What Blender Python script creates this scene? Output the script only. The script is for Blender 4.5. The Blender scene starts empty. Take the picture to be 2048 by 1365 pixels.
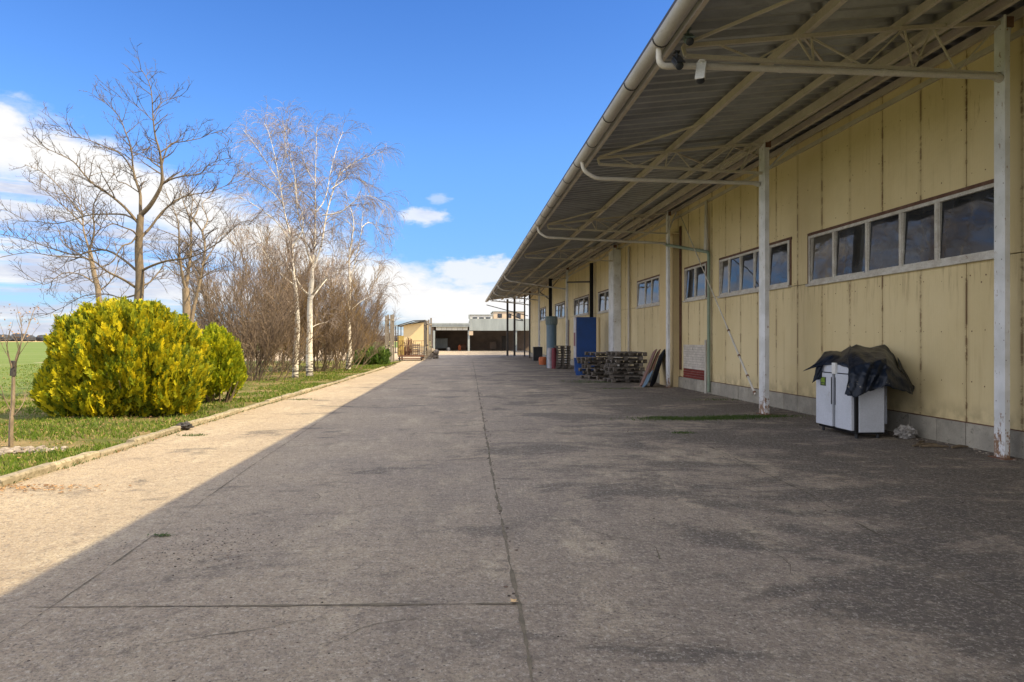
import bpy, math, random
import numpy as np
from mathutils import Vector, Matrix, noise as mnoise
R = math.radians
rng = random.Random(7)
nrg = np.random.default_rng(7)
scene = bpy.context.scene
COL = scene.collection

# ------------------------------------------------------------------ camera model
F = 1365.0; CX = 1024.0; HZ = 680.0; EH = 1.6
TH = math.atan((CX - 925) / F); c_, s_ = math.cos(TH), math.sin(TH)
def P3(px, py, d):
    xc = (px - CX) / F * d
    return Vector((xc * c_ + d * s_, d * c_ - xc * s_, EH + (HZ - py) * d / F))
def gp(px, py, h=0.0):
    d = F * (EH - h) / (py - HZ)
    v = P3(px, py, d); v.z = h
    return v
cam = bpy.data.cameras.new('camera'); cob = bpy.data.objects.new('camera', cam); COL.objects.link(cob)
cob.location = (0, 0, EH); cob.rotation_euler = (R(90), 0, -TH)
cam.sensor_width = 36; cam.lens = F / 2048 * 36; cam.clip_end = 6000; cam.clip_start = 0.05
cam.shift_y = 2.5 / 2048 * -1
scene.camera = cob

# ------------------------------------------------------------------ materials
class NT:
    def __init__(s, tree): s.t = tree; s.n = tree.nodes; s.l = tree.links
    def new(s, ty, **k):
        n = s.n.new(ty)
        for a, b in k.items(): setattr(n, a, b)
        return n
    def put(s, sock, v):
        if v is None: return
        if isinstance(v, bpy.types.NodeSocket): s.l.new(v, sock)
        else:
            if isinstance(v, tuple) and len(v) == 3 and sock.type == 'RGBA': v = (*v, 1)
            sock.default_value = v
    def m(s, op, a, b=None, c=None, clamp=False):
        n = s.new('ShaderNodeMath', operation=op, use_clamp=clamp)
        s.put(n.inputs[0], a); s.put(n.inputs[1], b)
        if c is not None: s.put(n.inputs[2], c)
        return n.outputs[0]
    def mix(s, f, a, b, mode='MIX'):
        n = s.new('ShaderNodeMix', data_type='RGBA', blend_type=mode)
        s.put(n.inputs[0], f); s.put(n.inputs[6], a); s.put(n.inputs[7], b)
        return n.outputs[2]
    def noise(s, vec, scale, detail=4, rough=.55, dist=0):
        n = s.new('ShaderNodeTexNoise'); s.put(n.inputs['Vector'], vec)
        n.inputs['Scale'].default_value = scale; n.inputs['Detail'].default_value = detail
        n.inputs['Roughness'].default_value = rough; n.inputs['Distortion'].default_value = dist
        return n.outputs[0]
    def voro(s, vec, scale, feat='F1', rnd=1):
        n = s.new('ShaderNodeTexVoronoi', feature=feat); s.put(n.inputs['Vector'], vec)
        n.inputs['Scale'].default_value = scale; n.inputs['Randomness'].default_value = rnd
        return n.outputs[0], (n.outputs['Color'] if feat == 'F1' else None)
    def step(s, v, a, b, smooth=True):
        n = s.new('ShaderNodeMapRange', interpolation_type='SMOOTHSTEP' if smooth else 'LINEAR')
        s.put(n.inputs[0], v); s.put(n.inputs[1], a); s.put(n.inputs[2], b)
        n.inputs[3].default_value = 0; n.inputs[4].default_value = 1
        return n.outputs[0]
    def scalev(s, vec, sx, sy, sz):
        n = s.new('ShaderNodeVectorMath', operation='MULTIPLY'); s.put(n.inputs[0], vec)
        n.inputs[1].default_value = (sx, sy, sz); return n.outputs[0]
    def geo(s, name='Position'): return s.new('ShaderNodeNewGeometry').outputs[name]
    def obj(s): return s.new('ShaderNodeTexCoord').outputs['Object']
    def sep(s, v):
        n = s.new('ShaderNodeSeparateXYZ'); s.put(n.inputs[0], v); return n.outputs
    def bump(s, h, st, dist=.01, nrm=None):
        n = s.new('ShaderNodeBump'); n.inputs['Strength'].default_value = st; n.inputs['Distance'].default_value = dist
        s.put(n.inputs['Height'], h)
        if nrm is not None: s.put(n.inputs['Normal'], nrm)
        return n.outputs[0]
def newmat(name):
    m = bpy.data.materials.new(name); m.use_nodes = True
    t = NT(m.node_tree); p = m.node_tree.nodes['Principled BSDF']
    return m, t, p
def worn(name, c1, c2, scale=3, rough=.7, metal=0, bump=.2, fine=40, stretch=(1, 1, 1), spec=.4, island=0.0, dirt=None, dirt_amt=.5, vec='obj'):
    m, t, p = newmat(name)
    v = t.obj() if vec == 'obj' else t.geo()
    if stretch != (1, 1, 1): v = t.scalev(v, *stretch)
    f = t.step(t.noise(v, scale, 6, .65), .32, .68)
    col = t.mix(f, c1, c2)
    g = t.noise(v, fine, 4, .7)
    col = t.mix(t.m('MULTIPLY', t.step(g, .35, .7), .35), col, tuple(x * .6 for x in c1))
    if dirt:
        dd = t.step(t.noise(v, scale * 2.3, 8, .75, .4), .62 - dirt_amt * .25, .72 - dirt_amt * .1)
        col = t.mix(dd, col, dirt)
    if island:
        r = t.geo('Random Per Island')
        k = t.m('ADD', t.m('MULTIPLY', r, island), 1 - island / 2)
        n = t.new('ShaderNodeVectorMath', operation='SCALE'); t.put(n.inputs[0], col); t.put(n.inputs['Scale'], k); col = n.outputs[0]
    t.put(p.inputs['Base Color'], col)
    p.inputs['Roughness'].default_value = rough; p.inputs['Metallic'].default_value = metal
    p.inputs['Specular IOR Level'].default_value = spec
    if bump: t.put(p.inputs['Normal'], t.bump(g, bump, .01))
    return m

MT = {}
MT['post'] = worn('white_post_paint', (.66, .67, .70), (.52, .53, .54), 2.5, .55, dirt=(.22, .15, .09), dirt_amt=-.25, vec='geo')
def mat_post():
    m, t, p = newmat('white_post_paint_rusty_foot')
    v = t.geo(); z = t.sep(v)[2]
    col = t.mix(t.step(t.noise(v, 2.5, 5), .35, .65), (.70, .71, .73), (.56, .57, .57))
    k = t.m('ADD', t.noise(t.scalev(v, 1, 1, .5), 11, 7, .8), t.m('MULTIPLY', t.m('SUBTRACT', 1, t.step(z, .0, .7)), .16))
    col = t.mix(t.step(k, .60, .66), col, (.24, .14, .08))
    vd, _ = t.voro(v, 9); col = t.mix(t.m('SUBTRACT', 1, t.step(vd, .05, .09)), col, (.12, .09, .08))
    t.put(p.inputs['Base Color'], col); p.inputs['Roughness'].default_value = .5
    t.put(p.inputs['Normal'], t.bump(k, .3, .01)); return m
MT['post'] = mat_post()
MT['beam'] = worn('beige_beam_paint', (.54, .49, .40), (.44, .39, .31), 2, .6, dirt=(.16, .10, .06), dirt_amt=-.1, vec='geo')
MT['pipe'] = worn('beige_pipe_paint', (.58, .55, .49), (.48, .44, .38), 1.5, .55, dirt=(.2, .14, .1), dirt_amt=-.2, vec='geo')
MT['gutter'] = worn('gutter_grey_beige', (.46, .44, .41), (.35, .33, .31), 1.2, .5, dirt=(.16, .12, .09), dirt_amt=0, vec='geo', stretch=(1, .4, 1))
MT['greenpipe'] = worn('green_pipe_paint', (.18, .25, .19), (.25, .30, .23), 2, .5, vec='geo')
MT['darkmetal'] = worn('dark_metal', (.035, .033, .032), (.06, .05, .045), 3, .6, vec='geo')
MT['blackpaint'] = worn('black_paint', (.010, .010, .012), (.017, .017, .019), 3, .75, bump=.05, spec=.15)
MT['rustwood'] = worn('rust_brown_wood', (.10, .045, .03), (.16, .09, .06), 6, .8, vec='geo')
MT['frame'] = worn('window_frame_paint', (.62, .60, .56), (.42, .38, .33), 5, .6, dirt=(.16, .1, .07), dirt_amt=.15, vec='geo')
MT['plinth'] = worn('concrete_block', (.38, .35, .29), (.27, .25, .21), 3, .9, bump=.6, island=.25, dirt=(.09, .085, .06), dirt_amt=.2, vec='geo')
MT['kerb'] = worn('kerb_concrete', (.38, .32, .23), (.26, .22, .15), 5, .9, bump=.8, island=.35, dirt=(.12, .10, .05), dirt_amt=.6, vec='geo')
MT['whitebrick'] = worn('white_brick', (.62, .58, .52), (.5, .45, .4), 8, .85, island=.2, dirt=(.3, .16, .1), dirt_amt=0, vec='geo')
MT['redbrick'] = worn('dark_red_brick', (.20, .035, .025), (.15, .03, .025), 8, .8, island=.3, vec='geo')
MT['appliance'] = worn('appliance_white', (.54, .57, .64), (.46, .49, .55), 1.6, .4, bump=.06, dirt=(.24, .21, .18), dirt_amt=.0, vec='geo')
MT['whiteplastic'] = worn('white_plastic', (.72, .72, .70), (.62, .62, .6), 3, .4, bump=.03)
MT['blackplastic'] = worn('black_plastic', (.02, .025, .03), (.03, .03, .035), 3, .3, bump=.03)
MT['greymetal'] = worn('camera_grey', (.16, .22, .22), (.1, .14, .14), 6, .4, bump=.03)
MT['palletwood'] = worn('weathered_pallet_wood', (.16, .14, .12), (.075, .065, .057), 4, .9, bump=.5, island=1.3, stretch=(2, 10, 10))
MT['blue'] = worn('blue_sheet_metal', (.014, .065, .25), (.016, .055, .19), 2, .4, bump=.05, vec='geo')
MT['greyblue'] = worn('grey_blue_paint', (.10, .17, .24), (.14, .2, .25), 3, .6, vec='geo', stretch=(1, 1, .3))
MT['whitesheet'] = worn('white_sheet', (.46, .48, .54), (.36, .33, .37), 4, .5)
MT['red'] = worn('faded_red', (.20, .03, .05), (.14, .03, .04), 5, .6)
MT['orange'] = worn('orange_paint', (.5, .14, .05), (.38, .1, .04), 5, .6)
MT['yellowpaint'] = worn('yellow_faded', (.58, .42, .12), (.45, .33, .11), 5, .6)
MT['creamwall'] = worn('cream_render', (.70, .56, .32), (.62, .49, .28), .6, .9, vec='geo')
MT['greysheet'] = worn('grey_fascia_sheet', (.33, .37, .38), (.25, .28, .29), 1.5, .6, dirt=(.16, .15, .13), dirt_amt=.1, vec='geo', stretch=(1, 1, .2))
MT['lightpanel'] = worn('pale_fascia_panel', (.62, .62, .55), (.5, .5, .45), 1.5, .6, island=.12, vec='geo')
MT['whitewall'] = worn('white_far_wall', (.72, .71, .66), (.6, .6, .55), .8, .8, vec='geo')
MT['beigewall'] = worn('beige_far_wall', (.60, .48, .36), (.5, .4, .3), .8, .8, vec='geo')
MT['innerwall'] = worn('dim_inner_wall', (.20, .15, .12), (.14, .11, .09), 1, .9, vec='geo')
MT['weathwood'] = worn('weathered_timber', (.32, .27, .22), (.2, .17, .14), 4, .9, bump=.5, vec='geo', stretch=(4, 4, .7))
MT['rust'] = worn('rusty_iron', (.20, .10, .06), (.12, .06, .04), 9, .8, vec='geo')
MT['pinkwood'] = worn('planks_reddish', (.26, .15, .12), (.17, .1, .08), 4, .8, vec='geo')
MT['cement'] = worn('pale_cement', (.42, .38, .33), (.32, .29, .25), 5, .9)
MT['stone'] = worn('rubble_stone', (.34, .29, .24), (.22, .18, .15), 12, .95, bump=.6, island=.6)
MT['leafdead'] = worn('dead_leaf', (.42, .26, .12), (.22, .11, .05), 12, .8, island=.5)
MT['whiteline'] = worn('pale_rod', (.62, .58, .50), (.5, .46, .4), 4, .5)
MT['bark'] = worn('grey_brown_bark', (.22, .165, .105), (.11, .085, .06), 6, .9, bump=.8, fine=60, vec='geo', stretch=(3, 3, 1))
MT['bark2'] = worn('light_brown_bark', (.30, .23, .16), (.17, .13, .09), 6, .9, bump=.8, vec='geo', stretch=(3, 3, 1))
MT['twigdark'] = worn('dark_twig', (.10, .08, .065), (.15, .115, .09), 5, .9, bump=0, vec='geo')
MT['twigbirch'] = worn('birch_twig', (.25, .20, .18), (.34, .29, .27), 2, .8, bump=0, vec='geo')
MT['twigbrown'] = worn('brown_twig', (.235, .17, .12), (.155, .115, .09), 1, .9, bump=0, vec='geo')
MT['twigolive'] = worn('ochre_twig', (.33, .215, .09), (.22, .15, .075), 1, .9, bump=0, vec='geo')
MT['backing'] = worn('dark_backing', (.03, .02, .015), (.06, .035, .02), 4, .9, vec='geo')
MT['stickergreen'] = worn('green_sticker', (.22, .33, .03), (.10, .2, .02), 20, .5, bump=0)
MT['stickerdark'] = worn('dark_sticker_ink', (.02, .03, .015), (.03, .04, .02), 20, .5, bump=0)

def mat_birch():
    m, t, p = newmat('birch_bark')
    v = t.geo()
    n = t.noise(t.scalev(v, 2.5, 2.5, 14), 1.2, 5, .7)
    z = t.sep(v)[2]
    low = t.m('SUBTRACT', 1, t.step(z, .1, 1.1))
    k = t.m('ADD', n, t.m('MULTIPLY', low, .13))
    col = t.mix(t.step(k, .56, .63), (.66, .62, .56), (.09, .078, .07))
    col = t.mix(t.m('MULTIPLY', t.step(t.noise(v, 1.3), .45, .7), .35), col, (.55, .46, .38))
    t.put(p.inputs['Base Color'], col); p.inputs['Roughness'].default_value = .75
    t.put(p.inputs['Normal'], t.bump(n, .4, .01))
    return m
MT['birch'] = mat_birch()

def mat_panel():
    m, t, p = newmat('yellow_wall_panel')
    v = t.obj(); x, y, z = t.sep(v)
    r = t.geo('Random Per Island')
    base = t.mix(t.step(r, 0, 1, False), (.70, .585, .345), (.65, .535, .31))
    base = t.mix(t.step(t.noise(v, .5, 4), .35, .7), base, (.59, .48, .26))
    # dirt streaks that run down
    st = t.noise(t.scalev(v, 7, 7, .5), 1.0, 6, .7)
    base = t.mix(t.m('MULTIPLY', t.step(st, .52, .78), .38), base, (.38, .28, .14))
    up = t.step(z, 4.3, 5.2)
    st2 = t.noise(t.scalev(v, 6, 6, .9), 1.0, 5, .75)
    base = t.mix(t.m('MULTIPLY', t.m('MULTIPLY', t.step(st2, .60, .70), up), .55), base, (.22, .13, .06))
    un = t.m('MULTIPLY', t.m('MULTIPLY', t.step(z, 1.9, 2.7), t.m('SUBTRACT', 1, t.step(z, 2.76, 2.9))), t.step(t.noise(t.scalev(v, 9, 9, .8), 1.0, 5, .75), .5, .66))
    base = t.mix(t.m('MULTIPLY', un, .5), base, (.26, .18, .09))
    # rust beside the panel joints (1 m pitch) in irregular patches
    fr = t.m('ABSOLUTE', t.m('SUBTRACT', t.m('FRACT', t.m('ADD', y, .27 + .5)), .5))
    near = t.m('SUBTRACT', 1, t.step(fr, .004, .045))
    pn = t.noise(t.scalev(v, 3, 1.0, 1.6), 1.4, 6, .8)
    rust = t.m('MULTIPLY', near, t.step(pn, .48, .56))
    base = t.mix(t.m('MULTIPLY', rust, .75), base, (.13, .06, .03))
    near2 = t.m('SUBTRACT', 1, t.step(fr, .0, .10))
    base = t.mix(t.m('MULTIPLY', near2, .22), base, (.28, .19, .09))
    # rare spots
    vd, _ = t.voro(v, 2.3)
    base = t.mix(t.m('SUBTRACT', 1, t.step(vd, .02, .045)), base, (.15, .09, .05))
    # splash dirt at the foot of the wall (height above ground)
    ft = t.m('MULTIPLY', t.m('SUBTRACT', 1, t.step(z, .3, .8)), t.step(t.noise(v, 4, 5), .35, .65))
    base = t.mix(t.m('MULTIPLY', ft, .7), base, (.30, .24, .14))
    t.put(p.inputs['Base Color'], base); p.inputs['Roughness'].default_value = .6
    p.inputs['Specular IOR Level'].default_value = .3
    w = t.m('SINE', t.m('MULTIPLY', y, 2 * math.pi * 22))
    h = t.m('ADD', t.m('MULTIPLY', w, .06), t.m('MULTIPLY', t.noise(v, 2.2, 3), 3.5))
    t.put(p.inputs['Normal'], t.bump(h, .5, .012))
    return m
MT['panel'] = mat_panel()
def mat_roof():
    m, t, p = newmat('corrugated_roof_sheet')
    v = t.geo(); x, y, z = t.sep(v)
    n = t.noise(t.scalev(v, .8, 1.4, 1), 1.1, 6, .7)
    col = t.mix(t.step(n, .35, .65), (.36, .37, .37), (.26, .27, .27))
    n2 = t.noise(t.scalev(v, .6, 6, 1), 1.3, 5, .75)
    col = t.mix(t.m('MULTIPLY', t.step(n2, .52, .74), .4), col, (.14, .125, .11))
    t.put(p.inputs['Base Color'], col); p.inputs['Roughness'].default_value = .38; p.inputs['Metallic'].default_value = .65
    t.put(p.inputs['Normal'], t.bump(n, .25, .02))
    return m
MT['roof'] = mat_roof()
def mat_glass():
    m, t, p = newmat('dark_window_glass')
    v = t.geo()
    n = t.noise(v, 1.5, 3)
    rr = t.geo('Random Per Island')
    t.put(p.inputs['Base Color'], t.mix(t.step(rr, .75, .8), t.mix(t.step(n, .4, .6), (.012, .014, .018), (.03, .033, .04)), (.075, .068, .058)))
    t.put(p.inputs['Roughness'], t.m('ADD', .03, t.m('MULTIPLY', t.step(t.noise(v, 7, 5, .7), .5, .7), .12)))
    p.inputs['Specular IOR Level'].default_value = .55
    p.inputs['IOR'].default_value = 1.5
    t.put(p.inputs['Normal'], t.bump(t.noise(v, .9, 2), .12, .05))
    return m
MT['glass'] = mat_glass()
def mat_pave():
    m, t, p = newmat('old_concrete_paving')
    v = t.geo(); x, y, z = t.sep(v)
    big = t.noise(v, .22, 6, .6); mid = t.noise(t.scalev(v, .8, 1.0, 1), 1.1, 7, .68, .3)
    fine = t.noise(v, 45, 3, .8); grit = t.noise(v, 120, 2, .7)
    col = t.mix(t.step(big, .35, .65), (.40, .325, .24), (.28, .23, .185))
    col = t.mix(t.m('MULTIPLY', t.step(mid, .46, .66), .5), col, (.31, .26, .21))
    # slab right of the long joint is older and browner
    col = t.mix(t.m('MULTIPLY', t.step(x, .38, .44), .30), col, (.24, .20, .165))
    # sandy tint that puts sunlit warmth into the kerb-side colour, thinning over several metres
    warm = t.m('MULTIPLY', t.step(t.m('ADD', t.m('MULTIPLY', x, -1), t.m('MULTIPLY', t.m('SUBTRACT', t.noise(v, .7, 6, .7), .5), 3.2)), 1.0, 5.5), .7)
    col = t.mix(warm, col, (.52, .40, .265))
    # worn pale skin, a little bluish, in streaks
    sk = t.noise(t.scalev(v, 1.5, .6, 1), 1.0, 6, .7)
    col = t.mix(t.m('MULTIPLY', t.step(sk, .50, .66), .62), col, (.52, .43, .31))
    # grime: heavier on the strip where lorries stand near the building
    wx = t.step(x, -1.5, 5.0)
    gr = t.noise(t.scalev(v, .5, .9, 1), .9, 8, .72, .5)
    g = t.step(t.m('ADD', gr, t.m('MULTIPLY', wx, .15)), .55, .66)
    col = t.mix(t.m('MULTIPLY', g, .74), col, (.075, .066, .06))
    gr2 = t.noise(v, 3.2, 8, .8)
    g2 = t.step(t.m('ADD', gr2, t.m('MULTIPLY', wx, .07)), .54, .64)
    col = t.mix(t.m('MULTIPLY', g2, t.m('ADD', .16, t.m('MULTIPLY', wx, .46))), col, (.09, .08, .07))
    # oil stains
    vd, _ = t.voro(t.scalev(v, 1, 1.2, 0), .42)
    oil = t.m('SUBTRACT', 1, t.step(t.m('ADD', vd, t.m('MULTIPLY', t.noise(v, 5), .14)), .13, .2))
    col = t.mix(t.m('MULTIPLY', oil, .6), col, (.07, .06, .05))
    # gravelly mottling at hand size
    mo = t.noise(v, 9, 7, .82)
    col = t.mix(t.m('MULTIPLY', t.step(mo, .51, .61), .52), col, (.15, .125, .105))
    col = t.mix(t.m('MULTIPLY', t.step(mo, .47, .36), .34), col, (.62, .54, .42))
    # tyre tracks along the roadway
    tx = t.m('ADD', x, t.m('MULTIPLY', t.noise(t.scalev(v, .1, .1, 1), 1.5), .5))
    for cx0 in (-.3, 1.45):
        b = t.m('SUBTRACT', 1, t.step(t.m('ABSOLUTE', t.m('SUBTRACT', tx, cx0 + .25)), .05, .35))
        col = t.mix(t.m('MULTIPLY', b, t.m('MULTIPLY', t.step(mid, .3, .7), .28)), col, (.15, .13, .115))
    # aggregate specks
    vb, vcb = t.voro(v, 15); ch = t.m('MULTIPLY', t.m('SUBTRACT', 1, t.step(vb, .10, .2)), t.step(t.sep(vcb)[2], .7, .75)); col = t.mix(t.m('MULTIPLY', ch, .65), col, (.10, .08, .07))
    col = t.mix(t.m('MULTIPLY', t.step(fine, .50, .62), .6), col, (.15, .125, .11))
    fg = t.noise(v, 26, 4, .85); col = t.mix(t.m('MULTIPLY', t.step(fg, .48, .38), .4), col, (.62, .56, .48))
    va, vc = t.voro(v, 38)
    sp = t.m('MULTIPLY', t.m('SUBTRACT', 1, t.step(va, .12, .28)), t.step(t.sep(vc)[0], .72, .8))
    col = t.mix(t.m('MULTIPLY', sp, .6), col, (.60, .54, .46))
    sp2 = t.m('MULTIPLY', t.m('SUBTRACT', 1, t.step(va, .14, .3)), t.step(t.sep(vc)[1], .76, .84))
    col = t.mix(t.m('MULTIPLY', sp2, .8), col, (.08, .07, .065))
    t.put(p.inputs['Base Color'], col)
    p.inputs['Roughness'].default_value = .88; p.inputs['Specular IOR Level'].default_value = .25
    h = t.m('ADD', t.m('MULTIPLY', fine, .6), t.m('ADD', t.m('MULTIPLY', va, .6), t.m('ADD', t.m('MULTIPLY', mo, 2.0), t.m('MULTIPLY', mid, 2.5))))
    t.put(p.inputs['Normal'], t.bump(h, 1.0, .02))
    return m
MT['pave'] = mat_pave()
def mat_ground():
    m, t, p = newmat('grass_and_soil_ground')
    v = t.geo(); x, y, z = t.sep(v)
    n = t.noise(v, .6, 8, .7); n2 = t.noise(v, 14, 5, .8)
    near = t.mix(t.step(n, .4, .62), (.10, .115, .03), (.27, .20, .10))
    near = t.mix(t.m('MULTIPLY', t.step(n2, .4, .7), .6), near, (.05, .05, .015))
    far = t.mix(t.step(t.noise(t.scalev(v, .05, .3, 1), .5, 5), .35, .65), (.11, .165, .04), (.15, .19, .065))
    fr = t.step(y, 45, 60)
    fl = t.step(t.m('MULTIPLY', x, -1), 11, 14)
    col = t.mix(t.m('MAXIMUM', t.m('MULTIPLY', fl, .9), fr), near, far)
    dry = t.step(y, 480, 620)
    col = t.mix(dry, col, (.45, .33, .17))
    t.put(p.inputs['Base Color'], col); p.inputs['Roughness'].default_value = 1; p.inputs['Specular IOR Level'].default_value = .1
    t.put(p.inputs['Normal'], t.bump(n2, .8, .04))
    return m
MT['ground'] = mat_ground()
def leafmat(name, stops, scale=1.2, trans=.35, rough=.6, wi=.6):
    m, t, p = newmat(name)
    v = t.geo(); r = t.geo('Random Per Island')
    k = t.m('ADD', t.m('MULTIPLY', r, wi), t.m('MULTIPLY', t.noise(v, scale, 3), 1 - wi))
    cr = t.new('ShaderNodeValToRGB'); t.put(cr.inputs[0], k)
    els = cr.color_ramp.elements
    while len(els) < len(stops): els.new(.5)
    for e, (po, co) in zip(els, stops): e.position = po; e.color = (*co, 1)
    out = m.node_tree.nodes['Material Output']
    p.inputs['Roughness'].default_value = rough; p.inputs['Specular IOR Level'].default_value = .25
    t.put(p.inputs['Base Color'], cr.outputs[0])
    tr = t.new('ShaderNodeBsdfTranslucent'); t.put(tr.inputs[0], cr.outputs[0])
    ms = t.new('ShaderNodeMixShader'); ms.inputs[0].default_value = trans
    t.l.new(p.outputs[0], ms.inputs[1]); t.l.new(tr.outputs[0], ms.inputs[2]); t.l.new(ms.outputs[0], out.inputs[0])
    return m
MT['thuja'] = leafmat('golden_thuja_foliage', [(.14, (.06, .10, .010)), (.38, (.18, .22, .012)), (.57, (.42, .39, .012)), (.80, (.62, .50, .012)), (.94, (.56, .36, .02))], 1.5, .3)
MT['thuja2'] = leafmat('green_gold_thuja_foliage', [(.15, (.14, .21, .012)), (.5, (.28, .32, .012)), (.85, (.60, .55, .015))], 1.5, .3)
MT['bushgreen'] = leafmat('evergreen_bush_leaf', [(.2, (.04, .08, .015)), (.5, (.09, .16, .025)), (.85, (.17, .24, .05))], 2, .25)
MT['grass'] = leafmat('grass_blade', [(.15, (.07, .12, .012)), (.5, (.13, .20, .02)), (.68, (.22, .25, .05)), (.85, (.42, .33, .15))], .9, .4)
MT['weed'] = leafmat('weed_leaf', [(.2, (.04, .08, .02)), (.6, (.08, .13, .03)), (.9, (.14, .16, .05))], 3, .3)
def mat_tarp():
    m, t, p = newmat('dark_plastic_tarp')
    v = t.geo()
    n = t.noise(v, 3, 6, .7)
    sp = t.step(t.noise(v, 22, 5, .8), .58, .64)
    z = t.sep(v)[2]
    reg = t.m('MULTIPLY', t.step(t.noise(v, 3.0, 3), .5, .6), t.m('SUBTRACT', 1, t.step(z, .85, 1.1)))
    col = t.mix(t.step(n, .4, .65), (.008, .012, .022), (.014, .021, .038))
    col = t.mix(t.m('MULTIPLY', sp, reg), col, (.4, .36, .3))
    t.put(p.inputs['Base Color'], col); p.inputs['Roughness'].default_value = .38; p.inputs['Specular IOR Level'].default_value = .2
    ve, _ = t.voro(t.scalev(v, 1, 1, .6), 9, 'DISTANCE_TO_EDGE')
    t.put(p.inputs['Normal'], t.bump(t.m('ADD', t.m('MULTIPLY', n, 1.2), t.m('MULTIPLY', t.step(ve, 0, .25), .5)), .6, .008))
    return m
MT['tarp'] = mat_tarp()

# ------------------------------------------------------------------ mesh helpers
def tagt(o, label=None, cat=None, group=None, kind=None):
    if label: o['label'] = label
    if cat: o['category'] = cat
    if group: o['group'] = group
    if kind: o['kind'] = kind
    return o
class MB:
    def __init__(s): s.v = []; s.f = []; s.mi = []; s.cm = 0
    def add(s, vs, fs):
        b = len(s.v); s.v.extend([tuple(q) for q in vs]); s.f.extend([tuple(b + i for i in q) for q in fs]); s.mi.extend([s.cm] * len(fs))
    def box(s, a, b, M=None):
        x0, y0, z0 = a; x1, y1, z1 = b
        vs = [Vector(q) for q in ((x0, y0, z0), (x1, y0, z0), (x1, y1, z0), (x0, y1, z0), (x0, y0, z1), (x1, y0, z1), (x1, y1, z1), (x0, y1, z1))]
        if M is not None: vs = [M @ q for q in vs] if isinstance(M, Matrix) else [M(q) for q in vs]
        s.add(vs, [(0, 3, 2, 1), (4, 5, 6, 7), (0, 1, 5, 4), (1, 2, 6, 5), (2, 3, 7, 6), (3, 0, 4, 7)])
    def beam(s, p0, p1, w, h, up=(0, 0, 1)):
        p0 = Vector(p0); p1 = Vector(p1); d = (p1 - p0).normalized(); u = Vector(up)
        if abs(d.dot(u)) > .98: u = Vector((1, 0, 0))
        a = d.cross(u).normalized() * (w / 2); b = a.cross(d).normalized() * (h / 2)
        vs = [p0 - a - b, p0 + a - b, p0 + a + b, p0 - a + b, p1 - a - b, p1 + a - b, p1 + a + b, p1 - a + b]
        s.add(vs, [(0, 1, 2, 3), (7, 6, 5, 4), (0, 4, 5, 1), (1, 5, 6, 2), (2, 6, 7, 3), (3, 7, 4, 0)])
    def tube(s, pts, rad, n=8, cap=True):
        pts = [Vector(q) for q in pts]; k = len(pts)
        if not hasattr(rad, '__len__'): rad = [rad] * k
        d0 = (pts[1] - pts[0]).normalized()
        u = d0.orthogonal().normalized(); vs = []
        for i in range(k):
            d = (pts[min(i + 1, k - 1)] - pts[max(i - 1, 0)])
            if d.length < 1e-9: d = d0
            d = d.normalized()
            u = (u - d * u.dot(d))
            if u.length < 1e-6: u = d.orthogonal()
            u = u.normalized(); w = d.cross(u)
            for j in range(n):
                a = 2 * math.pi * j / n
                vs.append(pts[i] + (u * math.cos(a) + w * math.sin(a)) * rad[i])
        fs = []
        for i in range(k - 1):
            for j in range(n):
                j2 = (j + 1) % n
                fs.append((i * n + j, i * n + j2, (i + 1) * n + j2, (i + 1) * n + j))
        if cap:
            fs.append(tuple(reversed(range(n)))); fs.append(tuple((k - 1) * n + j for j in range(n)))
        s.add(vs, fs)
    def lathe(s, c, prof, n=24):
        vs = []; fs = []; k = len(prof)
        for r, z in prof:
            for j in range(n):
                a = 2 * math.pi * j / n; vs.append((c[0] + r * math.cos(a), c[1] + r * math.sin(a), c[2] + z))
        for i in range(k - 1):
            for j in range(n):
                j2 = (j + 1) % n; fs.append((i * n + j, i * n + j2, (i + 1) * n + j2, (i + 1) * n + j))
        fs.append(tuple(reversed(range(n)))); fs.append(tuple((k - 1) * n + j for j in range(n)))
        s.add(vs, fs)
    def build(s, name, mat, parent=None, smooth=False, bevel=0, origin=None):
        me = bpy.data.meshes.new(name)
        vs = s.v
        if origin is not None: vs = [(a - origin[0], b - origin[1], c - origin[2]) for a, b, c in vs]
        me.from_pydata(vs, [], s.f)
        mats = mat if isinstance(mat, (list, tuple)) else [mat]
        for q in mats: me.materials.append(q)
        if len(mats) > 1: me.polygons.foreach_set('material_index', s.mi)
        if smooth:
            me.polygons.foreach_set('use_smooth', [True] * len(me.polygons))
            try: me.set_sharp_from_angle(angle=R(40))
            except Exception: pass
        me.update()
        o = bpy.data.objects.new(name, me); COL.objects.link(o)
        if origin is not None: o.location = origin
        if parent is not None: setpar(o, parent)
        if bevel:
            b = o.modifiers.new('bevel', 'BEVEL'); b.width = bevel; b.segments = 2; b.limit_method = 'ANGLE'
        return o
def wm(o):
    m = Matrix.LocRotScale(o.location, o.rotation_euler, o.scale)
    return (wm(o.parent) @ o.matrix_parent_inverse @ m) if o.parent else m
def setpar(o, parent):
    o.parent = parent; o.matrix_parent_inverse = wm(parent).inverted()
def part_local(mb, name, mat, parent, **k):
    o = mb.build(name, mat, None, **k); o.parent = parent; return o
def empty(name, loc, label, cat, group=None, rz=0):
    o = bpy.data.objects.new(name, None); COL.objects.link(o); o.location = loc; o.rotation_euler = (0, 0, rz)
    o.empty_display_size = .2
    return tagt(o, label, cat, group)
def struct(mb, name, mat, **k):
    return tagt(mb.build(name, mat, **k), kind='structure')
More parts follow.
